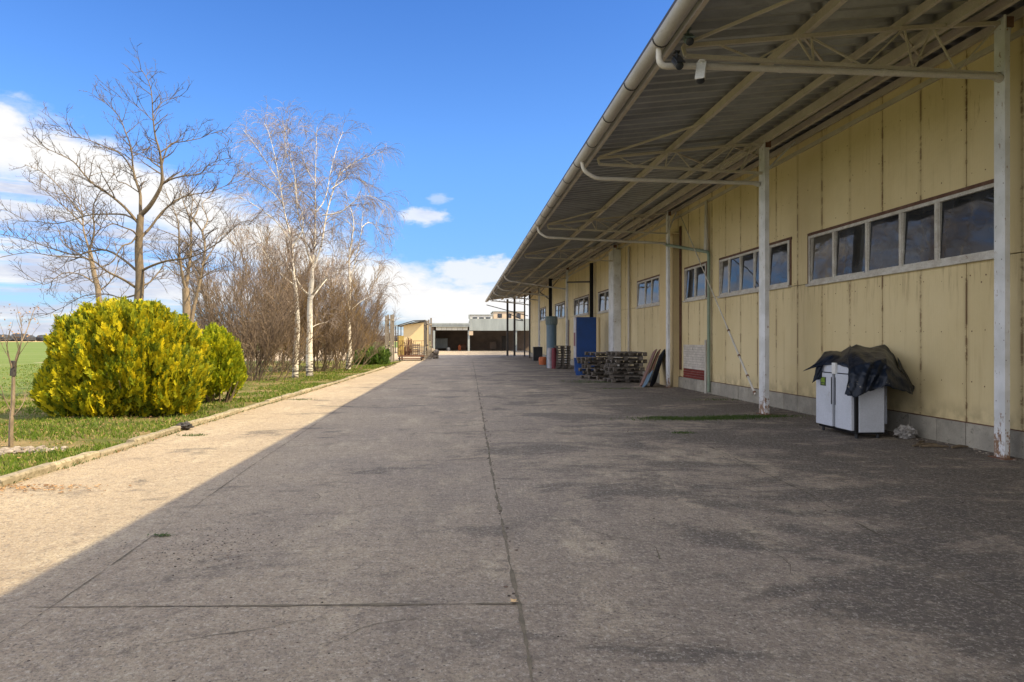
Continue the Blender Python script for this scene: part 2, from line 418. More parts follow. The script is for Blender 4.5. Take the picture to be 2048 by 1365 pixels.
def npmesh(name, V, Fc, mat, parent=None, k=4):
    me = bpy.data.meshes.new(name); n = len(Fc)
    me.vertices.add(len(V)); me.vertices.foreach_set('co', np.asarray(V, dtype=np.float32).ravel())
    me.loops.add(n * k); me.loops.foreach_set('vertex_index', np.asarray(Fc, dtype=np.int32).ravel())
    me.polygons.add(n); me.polygons.foreach_set('loop_start', np.arange(0, n * k, k, dtype=np.int32))
    try: me.polygons.foreach_set('loop_total', np.full(n, k, dtype=np.int32))
    except Exception: pass
    me.materials.append(mat); me.update(calc_edges=True); me.validate()
    o = bpy.data.objects.new(name, me); COL.objects.link(o)
    if parent is not None: setpar(o, parent)
    return o

# ------------------------------------------------------------------ world and sun
SUN_AZ = R(110); SUN_EL = R(44.4)
w = bpy.data.worlds.new('World'); scene.world = w; w.use_nodes = True
t = NT(w.node_tree); bg = w.node_tree.nodes['Background']
sky = t.new('ShaderNodeTexSky', sky_type='NISHITA'); sky.sun_disc = False
sky.sun_elevation = SUN_EL; sky.sun_rotation = SUN_AZ; sky.altitude = 200; sky.air_density = 1.0; sky.dust_density = .4; sky.ozone_density = 2.5
dirv = t.new('ShaderNodeTexCoord').outputs['Generated']
dx, dy, dz = t.sep(dirv)
az = t.m('ARCTAN2', dx, dy); el = t.m('ARCSINE', dz)
cb = t.new('ShaderNodeCombineXYZ'); t.put(cb.inputs[0], az); t.put(cb.inputs[1], t.m('MULTIPLY', el, 2.2)); AE = cb.outputs[0]
SKYC = t.mix(1.0, sky.outputs[0], (.50, .78, 1.14), 'MULTIPLY')
SKYC = t.mix(t.step(el, .22, .62), SKYC, t.mix(1.0, SKYC, (.66, .80, .94), 'MULTIPLY'))
SKYC = t.mix(t.step(el, .30, .0), SKYC, t.mix(1.0, SKYC, (.70, .66, .70), 'MULTIPLY'))
n1 = t.noise(AE, 6.0, 8, .58, .2); n2 = t.noise(t.scalev(AE, .45, 2.6, 1), 7.5, 7, .6, .15); n3 = t.noise(AE, 16, 6, .6)
naz = t.m('MAXIMUM', t.m('MULTIPLY', az, -1), 0)
bnd = t.m('ADD', .095, t.m('MULTIPLY', t.m('MINIMUM', naz, .9), .34))
q = t.m('ADD', t.m('SUBTRACT', bnd, el), t.m('MULTIPLY', t.m('SUBTRACT', n1, .5), .16))   # >0 inside the cloud bank
q = t.m('ADD', q, t.m('MULTIPLY', t.m('SUBTRACT', n3, .5), .05))
edge = t.step(q, -.008, .034)
ridge = t.m('SUBTRACT', 1, t.step(q, .06, .15))
body = t.m('MAXIMUM', ridge, t.m('MULTIPLY', t.step(n2, .37, .56), .92))
dens = t.m('MULTIPLY', edge, body)
def puff(a0, e0, ra, re, seedscale=20):
    a = t.m('DIVIDE', t.m('SUBTRACT', az, a0), ra); e = t.m('DIVIDE', t.m('SUBTRACT', el, e0), re)
    rr = t.m('SQRT', t.m('ADD', t.m('MULTIPLY', a, a), t.m('MULTIPLY', e, e)))
    return t.m('SUBTRACT', 1, t.step(t.m('ADD', rr, t.m('MULTIPLY', t.m('SUBTRACT', t.noise(AE, seedscale, 6, .6), .5), 1.8)), .55, 1.15))
dens = t.m('MAXIMUM', dens, t.m('MULTIPLY', puff(-.057, .177, .036, .013, 26), .75))
dens = t.m('MAXIMUM', dens, t.m('MULTIPLY', puff(-.035, .203, .020, .008, 30), .35))
dens = t.m('MAXIMUM', dens, t.m('MULTIPLY', puff(.02, .098, .075, .024, 24), .8))
dens = t.m('MAXIMUM', dens, t.m('MULTIPLY', puff(-.70, .25, .20, .035, 14), .4))
# added unseen cloud that brightens the shade: high overhead, to the sides and behind
side = t.m('MAXIMUM', t.step(t.m('ABSOLUTE', az), .95, 1.5), t.step(el, .62, .95))
nb = t.noise(t.scalev(dirv, 2.2, 2.2, 3.6), 1.2, 8, .6, .3)
fillc = t.m('MULTIPLY', side, t.step(nb, .26, .44))
# haze low down
hz = t.m('SUBTRACT', 1, t.step(el, -.02, .16))
lowc = t.m('MULTIPLY', t.m('SUBTRACT', 1, t.step(el, .0, .10)), .25)
dens = t.m('MAXIMUM', dens, lowc)
cc = t.mix(t.step(t.m('ADD', t.noise(t.scalev(AE, .8, 1.6, 1), 9, 6, .6), t.m('MULTIPLY', ridge, .22)), .42, .66), (3.1, 3.25, 3.9), (4.9, 4.85, 4.8))
SKYC2 = t.mix(dens, SKYC, cc)
SKYC2 = t.mix(fillc, SKYC2, (7.8, 7.9, 8.5))  # unseen fill cloud, set brighter than the cloud in view
t.put(bg.inputs[0], SKYC2); bg.inputs[1].default_value = .115

sl = bpy.data.lights.new('sun', 'SUN'); sl.energy = 4.7; sl.angle = R(.53); sl.color = (1.0, .83, .52)
so = bpy.data.objects.new('sun', sl); COL.objects.link(so)
sd = Vector((math.sin(SUN_AZ) * math.cos(SUN_EL), math.cos(SUN_AZ) * math.cos(SUN_EL), math.sin(SUN_EL)))
so.rotation_euler = sd.to_track_quat('Z', 'Y').to_euler(); so.location = sd * 60

# ------------------------------------------------------------------ ground, paving, kerb
def grid_quad(mb, p, q, r, s): mb.add([p, q, r, s], [(0, 1, 2, 3)])
mb = MB(); grid_quad(mb, (-3000, -300, -.06), (3000, -300, -.06), (3000, 4500, -.06), (-3000, 4500, -.06))
struct(mb, 'ground', MT['ground'])
KP = [gp(-420, 1100), gp(0, 976), gp(200, 915), gp(375, 858), gp(480, 826), gp(640, 778), gp(770, 737)]
KP[0] = KP[1] + (KP[1] - KP[2]).normalized() * 9
def kx(y):
    for a, b in zip(KP[:-1], KP[1:]):
        if y <= b.y or b is KP[-1]:
            return a.x + (b.x - a.x) * (y - a.y) / (b.y - a.y)
yard_l = [(p.x, p.y) for p in KP]
YE = KP[-1].y
outline = [(40, -14), (40, 140), (-30, 140), (-30, YE + 1.0), (KP[-1].x, YE + 1.0)] + list(reversed(yard_l)) 
mb = MB(); mb.add([(x, y, 0) for x, y in outline] + [(x, y, -.2) for x, y in outline],
    [tuple(range(len(outline)))] + [(i, i + len(outline), (i + 1) % len(outline) + len(outline), (i + 1) % len(outline)) for i in range(len(outline))])
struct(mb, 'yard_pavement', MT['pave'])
# lawn strip, a little higher than the yard, gently uneven
mb = MB(); ys = [-8 + .8 * i for i in range(75)]; cols = [0, .3, .8, 1.6, 3, 5, 8, 13, 22, 40, 80]
def lawn_z(x, y): return .05 + .05 * mnoise.noise(Vector((x * .5, y * .5, 0)))
def lz(x, y):
    k = kx(min(y, YE)) - .14 - x
    return lawn_z(x, y) * (1 if k < 22 else max(0, 1 - (k - 22) / 30)) - (0 if k < 22 else min(.2, (k - 22) * .02))
vs = []
for y in ys:
    kk = kx(min(y, YE)) - .10
    for cc0 in cols: x = kk - cc0; vs.append((x, y, lz(x, y)))
nc = len(cols)
mb.add(vs, [(i * nc + j, i * nc + j + 1, (i + 1) * nc + j + 1, (i + 1) * nc + j) for i in range(len(ys) - 1) for j in range(nc - 1)])
mb.f = [tuple(reversed(q)) for q in mb.f]
struct(mb, 'lawn', MT['ground'], smooth=True)
# kerb stones
mb = MB(); L = 0
for a, b in zip(KP[:-1], KP[1:]):
    n = max(1, round((b - a).length / 1.0)); d = (b - a) / n; dn = d.normalized(); nr = Vector((-dn.y, dn.x, 0))
    for i in range(n):
        p = a + d * i + dn * .006; q = a + d * (i + 1) - dn * .006
        h = .085 + rng.uniform(-.02, .02); j = rng.uniform(-.012, .012); tl = rng.uniform(-.012, .012)
        seg = 5; w_ = .13; vs = []
        for k in range(seg + 1):
            c0 = p.lerp(q, k / seg) + nr * j; hh = h + tl * (k / seg - .5)
            for off, zz in ((0, -.1), (0, hh - .025), (.02, hh), (w_ - .02, hh), (w_, hh - .02), (w_, -.1)):
                nn = mnoise.noise(Vector((c0.x * 5, c0.y * 5, zz * 9 + off * 20))) * .012
                v = c0 + nr * (off + nn); vs.append((v.x, v.y, zz + (nn if zz > 0 else 0)))
        fs = [(k * 6 + m, k * 6 + m + 1, (k + 1) * 6 + m + 1, (k + 1) * 6 + m) for k in range(seg) for m in range(5)]
        fs += [(5, 4, 3, 2, 1, 0), tuple(seg * 6 + m for m in range(6))]
        mb.add(vs, fs)
struct(mb, 'kerb', MT['kerb'])

# joints: dirt-filled cracks with a ragged outline
MT['crack'] = worn('joint_dirt', (.10, .085, .062), (.17, .14, .10), 11, 1, bump=.6, vec='geo')
def crack(mb, pts, w0, w1, z=.004, amp=.03, step=.05, gap=.0):
    P = [Vector(p) for p in pts]; acc = []
    for a, b in zip(P[:-1], P[1:]):
        n = max(2, int((b - a).length / step))
        for i in range(n): acc.append(a.lerp(b, i / n))
    acc.append(P[-1]); N = len(acc); vs = []; d = (P[-1] - P[0]).normalized(); nr = Vector((-d.y, d.x, 0))
    for i, p in enumerate(acc):
        t_ = i / (N - 1); wd = (w0 + (w1 - w0) * t_)
        o = mnoise.noise(Vector((p.x * .9, p.y * .9, 3))) * amp * .35 + mnoise.noise(Vector((p.x * 7, p.y * 7, 5))) * amp * .22
        wn = max(.06, .7 + 1.3 * mnoise.noise(Vector((p.x * 3, p.y * 3, 9))) + .9 * mnoise.noise(Vector((p.x * 22, p.y * 22, 1)))) * wd
        for sgn in (-1, 1):
            v = p + nr * (o + sgn * wn / 2); vs.append((v.x, v.y, z))
    mb.add(vs, [(2 * i, 2 * i + 1, 2 * i + 3, 2 * i + 2) for i in range(N - 1)])
mb = MB()
G = lambda x, y: gp(x, y)
crack(mb, [G(1090, 1500), G(1065, 1365), G(1035, 1205), G(1005, 1050), G(982, 930), G(965, 830), G(950, 745), G(945, 722)], .03, .03)
crack(mb, [G(60, 1216), G(450, 1213), G(1032, 1208)], .016, .034, amp=.03)
crack(mb, [G(-60, 1330), G(60, 1245), G(260, 1105), G(500, 935), G(690, 810), G(850, 730)], .008, .02, amp=.02)
crack(mb, [G(1104, 752), G(1180, 788), G(1250, 818), G(1390, 880), G(1610, 985), G(1700, 1040), G(1940, 1165), G(2200, 1290)], .022, .012, amp=.05)
crack(mb, [G(420, 905), G(700, 902), G(975, 899)], .008, .01, amp=.03)
crack(mb, [G(1032, 1209), G(1500, 1214)], .004, .003, amp=.03)
crack(mb, [G(962, 812), G(1240, 812)], .012, .014, amp=.03)
crack(mb, [G(700, 800), G(962, 797)], .01, .012, amp=.03)
for (px, py, an, ln) in ((520, 985, .3, 1.2), (640, 1290, 1.0, .8), (1250, 960, -.4, 2.2), (1320, 1120, 1.9, 1.3), (1560, 1160, .2, 1.6), (1180, 1290, -.7, .9), (860, 1010, 2.4, 1.0), (1700, 960, 2.8, 1.8), (1100, 880, .1, 2.5), (760, 880, 2.9, 2.0), (1840, 1060, .5, 1.5), (300, 1290, .15, .9)):
    p = G(px, py); pts = [p.copy()]; a_ = an
    for _ in range(9): a_ += rng.uniform(-.55, .55); pts.append(pts[-1] + Vector((math.cos(a_), math.sin(a_), 0)) * ln / 9)
    crack(mb, pts, .010, .003, amp=.01, step=.03)
    if ln > 1.1:
        a_ += 1; p2 = [pts[4].copy()]
        for _ in range(5): a_ += rng.uniform(-.5, .5); p2.append(p2[-1] + Vector((math.cos(a_), math.sin(a_), 0)) * ln / 14)
        crack(mb, p2, .007, .002, amp=.01, step=.03)
struct(mb, 'pavement_joint', MT['crack'])

# ------------------------------------------------------------------ warehouse
X0 = 7.7268; PHI = R(1.0424); cw, sw = math.cos(PHI), math.sin(PHI); TP = math.tan(PHI)
def W(v):                                   # wall frame -> world (x off the wall face, y along it)
    return Vector((X0 + v[0] * cw - v[1] * sw, v[0] * sw + v[1] * cw, v[2]))
def Xw(y): return X0 - y * TP
def Xe(y): return 2.62 - .003 * (y - 8)
def RF(tt, y, dz=0.0): return Vector((Xe(y) + (Xw(y) - Xe(y)) * tt, y, 5.40 + .55 * tt + dz))
YS, YF, YW = -12.0, 69.5, 66.0
root = empty('warehouse', W((0, 25, 0)), 'long yellow panelled warehouse with deep overhanging corrugated canopy along the yard', 'warehouse')
def wzd(s): return .009 * max(0, s - 12)
WIN = [(9.0, 14.25, [10.34, 11.21, 12.17, 13.27]), (15.03, 19.13, [16.1, 16.87, 17.71, 18.46]), (20.12, 22.06, [21.09]),
       (24.28, 27.79, [24.81, 25.76, 26.63]), (32.2, 35.24, [33.7]), (37.68, 42.31, [39.2, 40.8]), (45.67, 50.07, [47, 48.5]),
       (1.5, 6.5, [2.75, 4, 5.25]), (55, 58.5, [56.7])]
Z0, Z1 = 2.80, 3.88
joints = [round(-.27 + i + .0, 3) for i in range(-12, 67)]
joints = [j for j in joints if -12 < j < YW]
cuts = sorted(set(joints + [a for a, b, c in WIN] + [b for a, b, c in WIN] + [20.2, 22.2, -12.0, YW]))
mb = MB(); g = .006
scr = MB()
for a, b in zip(cuts[:-1], cuts[1:]):
    if b - a < .02: continue
    ga = g if a in joints else 0; gb = g if b in joints else 0
    mid = (a + b) / 2; dzz = wzd(mid)
    inw = any(p < mid < q for p, q, _ in WIN)
    zl = 1.42 if 20.2 < mid < 22.2 else .37
    pr = rng.uniform(-.003, .003)
    mb.box((pr, a + ga, zl), (.05, b - gb, Z0 + dzz - .02), W)
    if inw: mb.box((pr, a + ga, Z1 + dzz + .005), (.05, b - gb, 6.05), W)
    else: mb.box((pr, a + ga, Z0 + dzz - .006), (.05, b - gb, 6.05), W)
    if b - a > .6 and 5 < mid < 34:
        for zz in (.95, 1.75, 2.55, 4.05, 4.75, 5.4):
            for yy in (a + .09, mid, b - .09):
                if rng.random() < .2: continue
                yy += rng.uniform(-.02, .02); z2 = zz + rng.uniform(-.03, .03); r_ = rng.uniform(.007, .014)
                if zz < zl + .05: continue
                mb.cm = 1; mb.add([W((pr - .004, yy + r_ * math.cos(k * 1.047), z2 + r_ * math.sin(k * 1.047))) for k in range(6)], [tuple(range(6))]); mb.cm = 0
wall = mb.build('wall', [MT['panel'], MT['rust']], root)
mb = MB(); mb.box((.06, -12, 0), (.1, YW, Z0 - .1), W); mb.box((.06, -12, Z1 + .6), (.1, YW, 6.1), W)
cut2 = [-12.0]
for a, b, _ in sorted(WIN): cut2 += [a, b]
cut2.append(YW)
for a, b in zip(cut2[::2], cut2[1::2]): mb.box((.06, a, Z0 - .1), (.1, b, Z1 + .6), W)
mb.box((14, -12, 0), (14.2, YW, 6.9), W); mb.box((.1, -12, 0), (14, -11.8, 6.2), W); mb.box((.1, YW - .2, 0), (14, YW, 6.2), W)
mb.build('wall_core', MT['backing'], root)
# end wall face, yellow
mb = MB(); mb.box((0, YW, .3), (14.2, YW + .06, 6.0), W); mb.build('end_wall', MT['panel'], root)
mb = MB(); y = -12.0
while y < YW:
    l = .62
    mb.box((-.045 + rng.uniform(-.004, .004), y + .006, -.05), (.05, y + l - .006, .355), W)
    y += l
mb.build('plinth', MT['plinth'], root, bevel=.008)
mb = MB(); mb.box((-.015, -12, .355), (.055, YW, .368), W)
mb.build('base_flashing', MT['rustwood'], root)
# brick infill
mb = MB(); mr = MB(); z = .12; row = 0
while z < 1.40:
    y = 20.2 - (row % 2) * .12
    while y < 22.2:
        a, b = max(y, 20.2), min(y + .24, 22.2)
        if b - a > .03: (mr if z < .62 else mb).box((-.01 + rng.uniform(-.004, .004), a + .004, z + .003), (.05, b - .004, z + .072), W)
        y += .25
    z += .078; row += 1
bp = mb.build('brick_infill', MT['whitebrick'], root); mr.build('red_courses', MT['redbrick'], bp)
mb = MB(); mb.box((0, 20.2, 0), (.048, 22.2, .12), W); mb.box((.006, 20.21, .12), (.046, 22.19, 1.4), W); mb.build('brick_mortar', MT['plinth'], bp)
# windows
for a, b, mul in WIN:
    dzz = wzd((a + b) / 2); z0, z1 = Z0 + dzz, Z1 + dzz
    mb = MB(); fw = .055
    mb.box((-.03, a + .03, z0), (.05, b - .03, z0 + fw), W); mb.box((-.03, a + .03, z1 - .05 - fw), (.05, b - .03, z1 - .05), W)
    for y in (a + .03, b - .03 - fw): mb.box((-.03, y, z0 + fw), (.05, y + fw, z1 - .05 - fw), W)
    for y in mul:
        mb.box((-.026, y - .035, z0 + fw), (.05, y + .035, z1 - .05 - fw), W)
    lows = [a + .085] + mul; highs = mul + [b - .085]
    for k, (p, q) in enumerate(zip(lows, highs)):     # sashes
        for yy in (p + .036, q - .06): mb.box((-.012, yy, z0 + fw + .001), (.045, yy + .024, z1 - .051 - fw), W)
        mb.box((-.012, p + .062, z0 + fw + .001), (.044, q - .062, z0 + fw + .026), W)
    wn = mb.build('window', MT['frame'], root)
    mb = MB(); mb.box((-.07, a - .02, z0 - .05), (.05, b + .02, z0 - .001), W); mb.build('sill', MT['frame'], wn)
    mb = MB()
    mb.box((-.02, a - .05, z1 - .049), (.05, b + .03, z1 + .012), W); mb.box((-.02, b - .028, z0), (.05, b + .03, z1 - .05), W); mb.box((-.02, a - .03, z0), (.05, a + .028, z1 - .05), W)
    mb.build('casing', MT['rustwood'], wn)
    mb = MB()
    for p, q in zip(lows, highs): 
        tw = rng.uniform(-.012, .012)
        tp = rng.uniform(.022, .036)
        vs = [(-.004 + tw, p + .03, z0 + fw), (-.004 - tw, q - .03, z0 + fw), (tp - tw, q - .03, z1 - .05 - fw), (tp + tw, p + .03, z1 - .05 - fw)]
        mb.add([W(v) for v in vs], [(3, 2, 1, 0)])
    mb.build('pane', MT['glass'], wn)
# buttress box column, top header
mb = MB(); mb.box((-.22, 22.6, 0), (-.005, 24.1, 5.15), W); mb.box((-.25, 22.5, 5.15), (-.005, 24.2, 5.22), W)
mb.build('box_column', MT['creamwall'], root, bevel=.01)
mb = MB(); mb.box((-.32, 30.5, 0), (-.004, 31.6, 5.7), W); mb.build('box_column', MT['post'], root, bevel=.01)
mb = MB(); mb.box((-.06, 22.36, .6), (-.012, 22.47, 5.4), W); mb.build('brown_strip', MT['rustwood'], root)  # narrow dark brown strip beside the box column

# roof sheet: corrugations run down the slope
nst = int((YF - YS) / .075) + 1; vs = []; fs = []
prof = [.0, .075, .075, .0]
tts = [-.012, 1.0, 3.7]
V = []; 
for lay in (0, 1):
    for i in range(nst):
        y = YS + i * .075; h = prof[i % 4]
        for tt in tts:
            p = RF(tt if tt < 2 else 1.0, y, .16 + h + lay * .012)
            if tt > 2: p.x += 13; p.z += 1.4
            V.append(p)
k3 = len(tts); N1 = nst * k3
for i in range(nst - 1):
    for j in range(k3 - 1):
        a = i * k3 + j
        fs.append((a, a + k3, a + k3 + 1, a + 1)); b = a + N1; fs.append((b, b + 1, b + k3 + 1, b + k3))
    a = i * k3; fs.append((a, a + N1, a + N1 + k3, a + k3))
for i in (0, nst - 1):
    for j in range(k3 - 1): a = i * k3 + j; fs.append((a, a + 1, a + 1 + N1, a + N1))
mb = MB(); mb.add(V, fs); roof = mb.build('roof', MT['roof'], root)
# sheet lap lines
mb = MB()
for tt in (.22, .55, .80):
    pass
# purlins
def purlin(name, tt, w_, h_, dz, mat=MT['beam'], y0=YS, y1=YF):
    mb = MB(); N = 14
    for i in range(N):
        a = y0 + (y1 - y0) * i / N; b = y0 + (y1 - y0) * (i + 1) / N
        mb.beam(RF(tt, a, dz), RF(tt, b - .01, dz), w_, h_)
        mb.beam(RF(tt, a, dz - h_ / 2 + .008) + Vector((.0, 0, 0)), RF(tt, b - .01, dz - h_ / 2 + .008) + Vector((.0, 0, 0)), w_ + .008, .012)
    return mb.build('purlin', mat, roof)
purlin('purlin', .03, .05, .10, .09); purlin('purlin', .385, .07, .13, .085); purlin('purlin', .66, .05, .11, .09)
purlin('purlin', .785, .08, .16, .04); purlin('purlin', .885, .07, .12, .07); purlin('purlin', .985, .05, .12, .06)
# gutter: open half round with bands
mb = MB(); gr_ = .105; NA = 10
def gutc(y): q = RF(0, y); return Vector((q.x - .075, y, 5.45))
rings = []; ygs = list(np.arange(YS, YF + .01, 1.02))
for y in ygs:
    c0 = gutc(y); sag = .006 * math.sin(y * 1.3) + .008 * mnoise.noise(Vector((0, y * .3, 0)))
    ring = []
    for rr in (gr_, gr_ - .006):
        for k in range(NA + 1):
            a = math.pi + math.pi * k / NA
            ring.append((c0.x + rr * math.cos(a), y, c0.z + sag + rr * math.sin(a) + .02))
    rings.append(ring)
m2 = 2 * (NA + 1)
for r0_, r1_ in zip(rings[:-1], rings[1:]):
    vs = r0_ + r1_; fs = []
    for k in range(NA): fs.append((k, k + 1, m2 + k + 1, m2 + k)); q0 = NA + 1 + k; fs.append((q0 + 1, q0, m2 + q0, m2 + q0 + 1))
    fs.append((0, m2, m2 + NA + 1, NA + 1)); fs.append((NA, 2 * NA + 1, m2 + 2 * NA + 1, m2 + NA))
    mb.add(vs, fs)
gut = mb.build('gutter', MT['gutter'], roof, smooth=True)
y = YS + .7
while y < YF:
    mb = MB()
    c0 = gutc(y); vs = []
    for yy in (y, y + .025):
        for rr in (gr_ + .005, gr_ + .012):
            for k in range(NA + 1):
                a = math.pi + math.pi * k / NA; vs.append((c0.x + rr * math.cos(a), yy, c0.z + .02 + rr * math.sin(a)))
    fs = []
    q1 = NA + 1
    for k in range(NA):
        fs.append((q1 + k, q1 + k + 1, 3 * q1 + k + 1, 3 * q1 + k)); fs.append((k, k + 1, q1 + k + 1, q1 + k)); fs.append((2 * q1 + k + 1, 2 * q1 + k, 3 * q1 + k, 3 * q1 + k + 1))
    mb.add(vs, fs); y += 1.53
    mb.build('bracket', MT['darkmetal'], gut)
mb = MB()
for i in range(40):
    a = YS + (YF - YS) * i / 40; b = YS + (YF - YS) * (i + 1) / 40
    mb.beam(RF(-.018, a, .19), RF(-.018, b, .19), .016, .14)
mb.build('eave_trim', MT['darkmetal'], roof)

# posts and their frames
POSTS = []
def gpost(px, py): v = gp(px, py); return v
plist = [(gp(1999, 917), .07, .19), (gp(1524, 829), .09, .30), (gp(1334, 775), .07, .24),
         (P3(1226, 700, 31.0), .12, .16), (P3(1132, 700, 40.0), .12, .2), (P3(1101, 700, 47.0), .12, .2), (P3(1077, 700, 53), .12, .22), (P3(1058, 700, 60), .12, .22),
         (P3(1048, 700, 65.5), .12, .22)]
darkpost = {7, 8}
for k, (p, w_, dep) in enumerate(plist):
    p = Vector((p.x, p.y, 0)); tt = (p.x - Xe(p.y)) / (Xw(p.y) - Xe(p.y)); top = RF(tt, p.y, .02).z
    mb = MB()
    # channel section: web towards the road, two flanges
    mb.box((p.x, p.y - dep / 2, 0), (p.x + .012, p.y + dep / 2, top))
    mb.box((p.x + .012, p.y - dep / 2, 0), (p.x + w_, p.y - dep / 2 + .012, top)); mb.box((p.x + .012, p.y + dep / 2 - .012, 0), (p.x + w_, p.y + dep / 2, top))
    po = mb.build('post', MT['darkmetal'] if k in darkpost else MT['post'], root)
    mb = MB(); mb.box((p.x - .05, p.y - dep / 2 - .05, .0), (p.x + w_ + .05, p.y + dep / 2 + .05, .014))
    mb.build('base_plate', MT['rust'], po)
    mb = MB(); mb.box((p.x - .02, p.y - dep / 2 - .03, top - .16), (p.x + w_ + .03, p.y - dep / 2 - .001, top - .02)); mb.build('bracket', MT['rustwood'], po)
    POSTS.append((p, tt, top, w_, dep))
for k in (9, 10):
    p = P3((1029, 1015)[k - 9], 700, 68.5); p.z = 0; tt = (p.x - Xe(p.y)) / (Xw(p.y) - Xe(p.y))
    mb = MB(); mb.box((p.x - .1, p.y - .08, 0), (p.x + .1, p.y + .08, RF(tt, p.y).z)); mb.build('post', MT['darkmetal'], root)
mb = MB(); pz = RF(.3, 68.5); mb.beam((2.4, 68.5, 5.1), (6.6, 68.5, 4.0), .07, .07); mb.build('tie_beam', MT['darkmetal'], root)
# trusses in each frame, from post to eave
for k, (p, tt, top, w_, dep) in enumerate(POSTS):
    y = p.y; mb = MB(); thin = 1 if k < 4 else 1.2
    zb = 5.18
    a = RF(.03, y, -.0); b = Vector((p.x, y, zb)); 
    e0 = Vector((Xe(y) + .28, y, zb + .12))
    mb.beam(e0, b, .05, .05)                                   # bottom chord
    tops = [RF(.05, y, .0), RF(.385, y, -.0), RF(.66, y, .0), RF(tt, y, -.04)]
    for u, v in zip(tops[:-1], tops[1:]): mb.beam(u, v, .045, .05)
    mb.beam(tops[0], e0, .04, .04)
    L_ = b - e0
    fr = [.22, .40, .56, .72, .86]
    bots = [e0 + L_ * q for q in fr]
    chain = [RF(.14, y), bots[0], tops[1] + Vector((-.12, 0, -.02)), bots[1], tops[1] + Vector((.08, 0, -.02)), bots[2], tops[2], bots[3], RF(.74, y, -.02), bots[4], tops[3]]
    for u, v in zip(chain[:-1], chain[1:]): mb.beam(u, v, .022, .022)
    mb.build('truss', MT['beam'], roof)
    # brace in the roof plane towards the camera and knee brace towards the wall
    mb = MB(); mb.beam(RF(.06, y, .03), RF(.385, y - 1.9, .01), .035, .035)
    if k in (0, 1, 2, 3):
        mb.beam(RF(.385, y + .05, .01), RF(.66, y + 1.7, .02), .03, .03)
        mb.beam(RF(.66, y + .1, -.0), RF(.885, y + 1.2, .0), .03, .03)
    mb.build('brace', MT['beam'], roof)
    mb = MB(); mb.beam(Vector((p.x + w_, y, top - .62)), RF(min(.98, tt + .16), y + .1, -.02), .035, .035)
    mb.beam(Vector((p.x - .02, y - dep / 2 - .02, zb)), Vector((p.x - .02, y - dep / 2 - .02, top)), .025, .025)
    mb.build('knee_brace', MT['post'] if k < 5 else MT['darkmetal'], roof)
# drainpipes from gutter outlet to the posts
def bendpipe(mb, pts, r, n=12):
    P = [Vector(q) for q in pts]; out = [P[0]]
    for a, b, c0 in zip(P[:-2], P[1:-1], P[2:]):
        rr = min(.12, (b - a).length * .45, (c0 - b).length * .45)
        s = b + (a - b).normalized() * rr; e = b + (c0 - b).normalized() * rr
        for k in range(5): u = k / 4; out.append(s * (1 - u) ** 2 + b * 2 * u * (1 - u) + e * u * u)
    out.append(P[-1]); mb.tube(out, r, n)
    return out
for k, (p, tt, top, w_, dep) in enumerate(POSTS):
    if k == 3 or k > 7: continue
    y = p.y; g0 = gutc(y)
    drop = (.05, .52, .5, .5, .6, .55, .5, .45)[k]
    endz = 5.14 - (0.0, .10, .22, 0, .5, .5, .4, .4)[k]
    mb = MB(); o = Vector((g0.x, y + .08, g0.z - .06))
    pts = [o, o + Vector((0, 0, -.22)), o + Vector((.18, 0, -.40))]
    if k == 0: pts = [o, o + Vector((0, 0, -.25)), Vector((g0.x + .3, y + .08, 5.16)), Vector((p.x - .02, y + .08, 5.14))]
    else: pts = [o, o + Vector((.03, 0, -.2)), Vector((g0.x + .28, y + .08, 5.02)), Vector((p.x - .05, y + .08, endz - .06))]
    if k == 0: pts[2].y -= .11; pts[3].y -= .11; pts[0].y -= .11; pts[1].y -= .11
    out = bendpipe(mb, pts, .042)
    for q in (.3, .62):
        a = pts[-2].lerp(pts[-1], q); d = (pts[-1] - pts[-2]).normalized(); mb.tube([a, a + d * .035], .049, 12)
    mb.tube([pts[-1] - (pts[-1] - pts[-2]).normalized() * .07, pts[-1] + Vector((.02, 0, -.03))], .055, 10)
    mb.build('drainpipe', MT['pipe'], gut, smooth=True)
# wall-side pipes
p3 = POSTS[2][0]
wp = W((-.09, 19.75, 0))
mb = MB(); bendpipe(mb, [Vector((p3.x, p3.y + .05, 4.80)), Vector((wp.x, wp.y, 4.20)), Vector((wp.x, wp.y, .05))], .05); mb.build('drainpipe', MT['greenpipe'], root, smooth=True)
mb = MB(); q = W((-.10, 19.92, 0)); mb.tube([Vector((q.x, q.y, 5.75)), Vector((q.x, q.y, 4.28))], [.045, .075], 12); mb.build('downpipe_sleeve', MT['pipe'], root, smooth=True); mb = MB()
mb.tube([Vector((q.x - .02, q.y, 1.6)), Vector((q.x - .02, q.y, .0))], .035, 10); mb.build('downpipe_sleeve', MT['pipe'], root, smooth=True)
mb = MB(); q = W((-.07, 28.9, 0)); mb.tube([Vector((q.x, q.y, 5.6)), Vector((q.x, q.y, 0))], .05, 12)
for zz in (1.2, 2.5, 4): mb.tube([Vector((q.x, q.y, zz)), Vector((q.x, q.y, zz + .05))], .065, 12)
mb.build('drainpipe', MT['pipe'], root, smooth=True)
mb = MB(); q = W((-.5, 35.5, 0)); q = P3(1183, 680, 36.5); q.z = 0
mb.box((q.x - .09, q.y - .09, 0), (q.x + .09, q.y + .09, 5.7)); mb.build('stove_flue', MT['blackpaint'], root)
q = P3(1101, 680, 44.5)
mb = MB(); mb.box((q.x - .10, q.y, 2.4), (q.x + .10, q.y + .16, 5.6)); mb.build('stove_flue', MT['blackpaint'], root)
mb = MB()
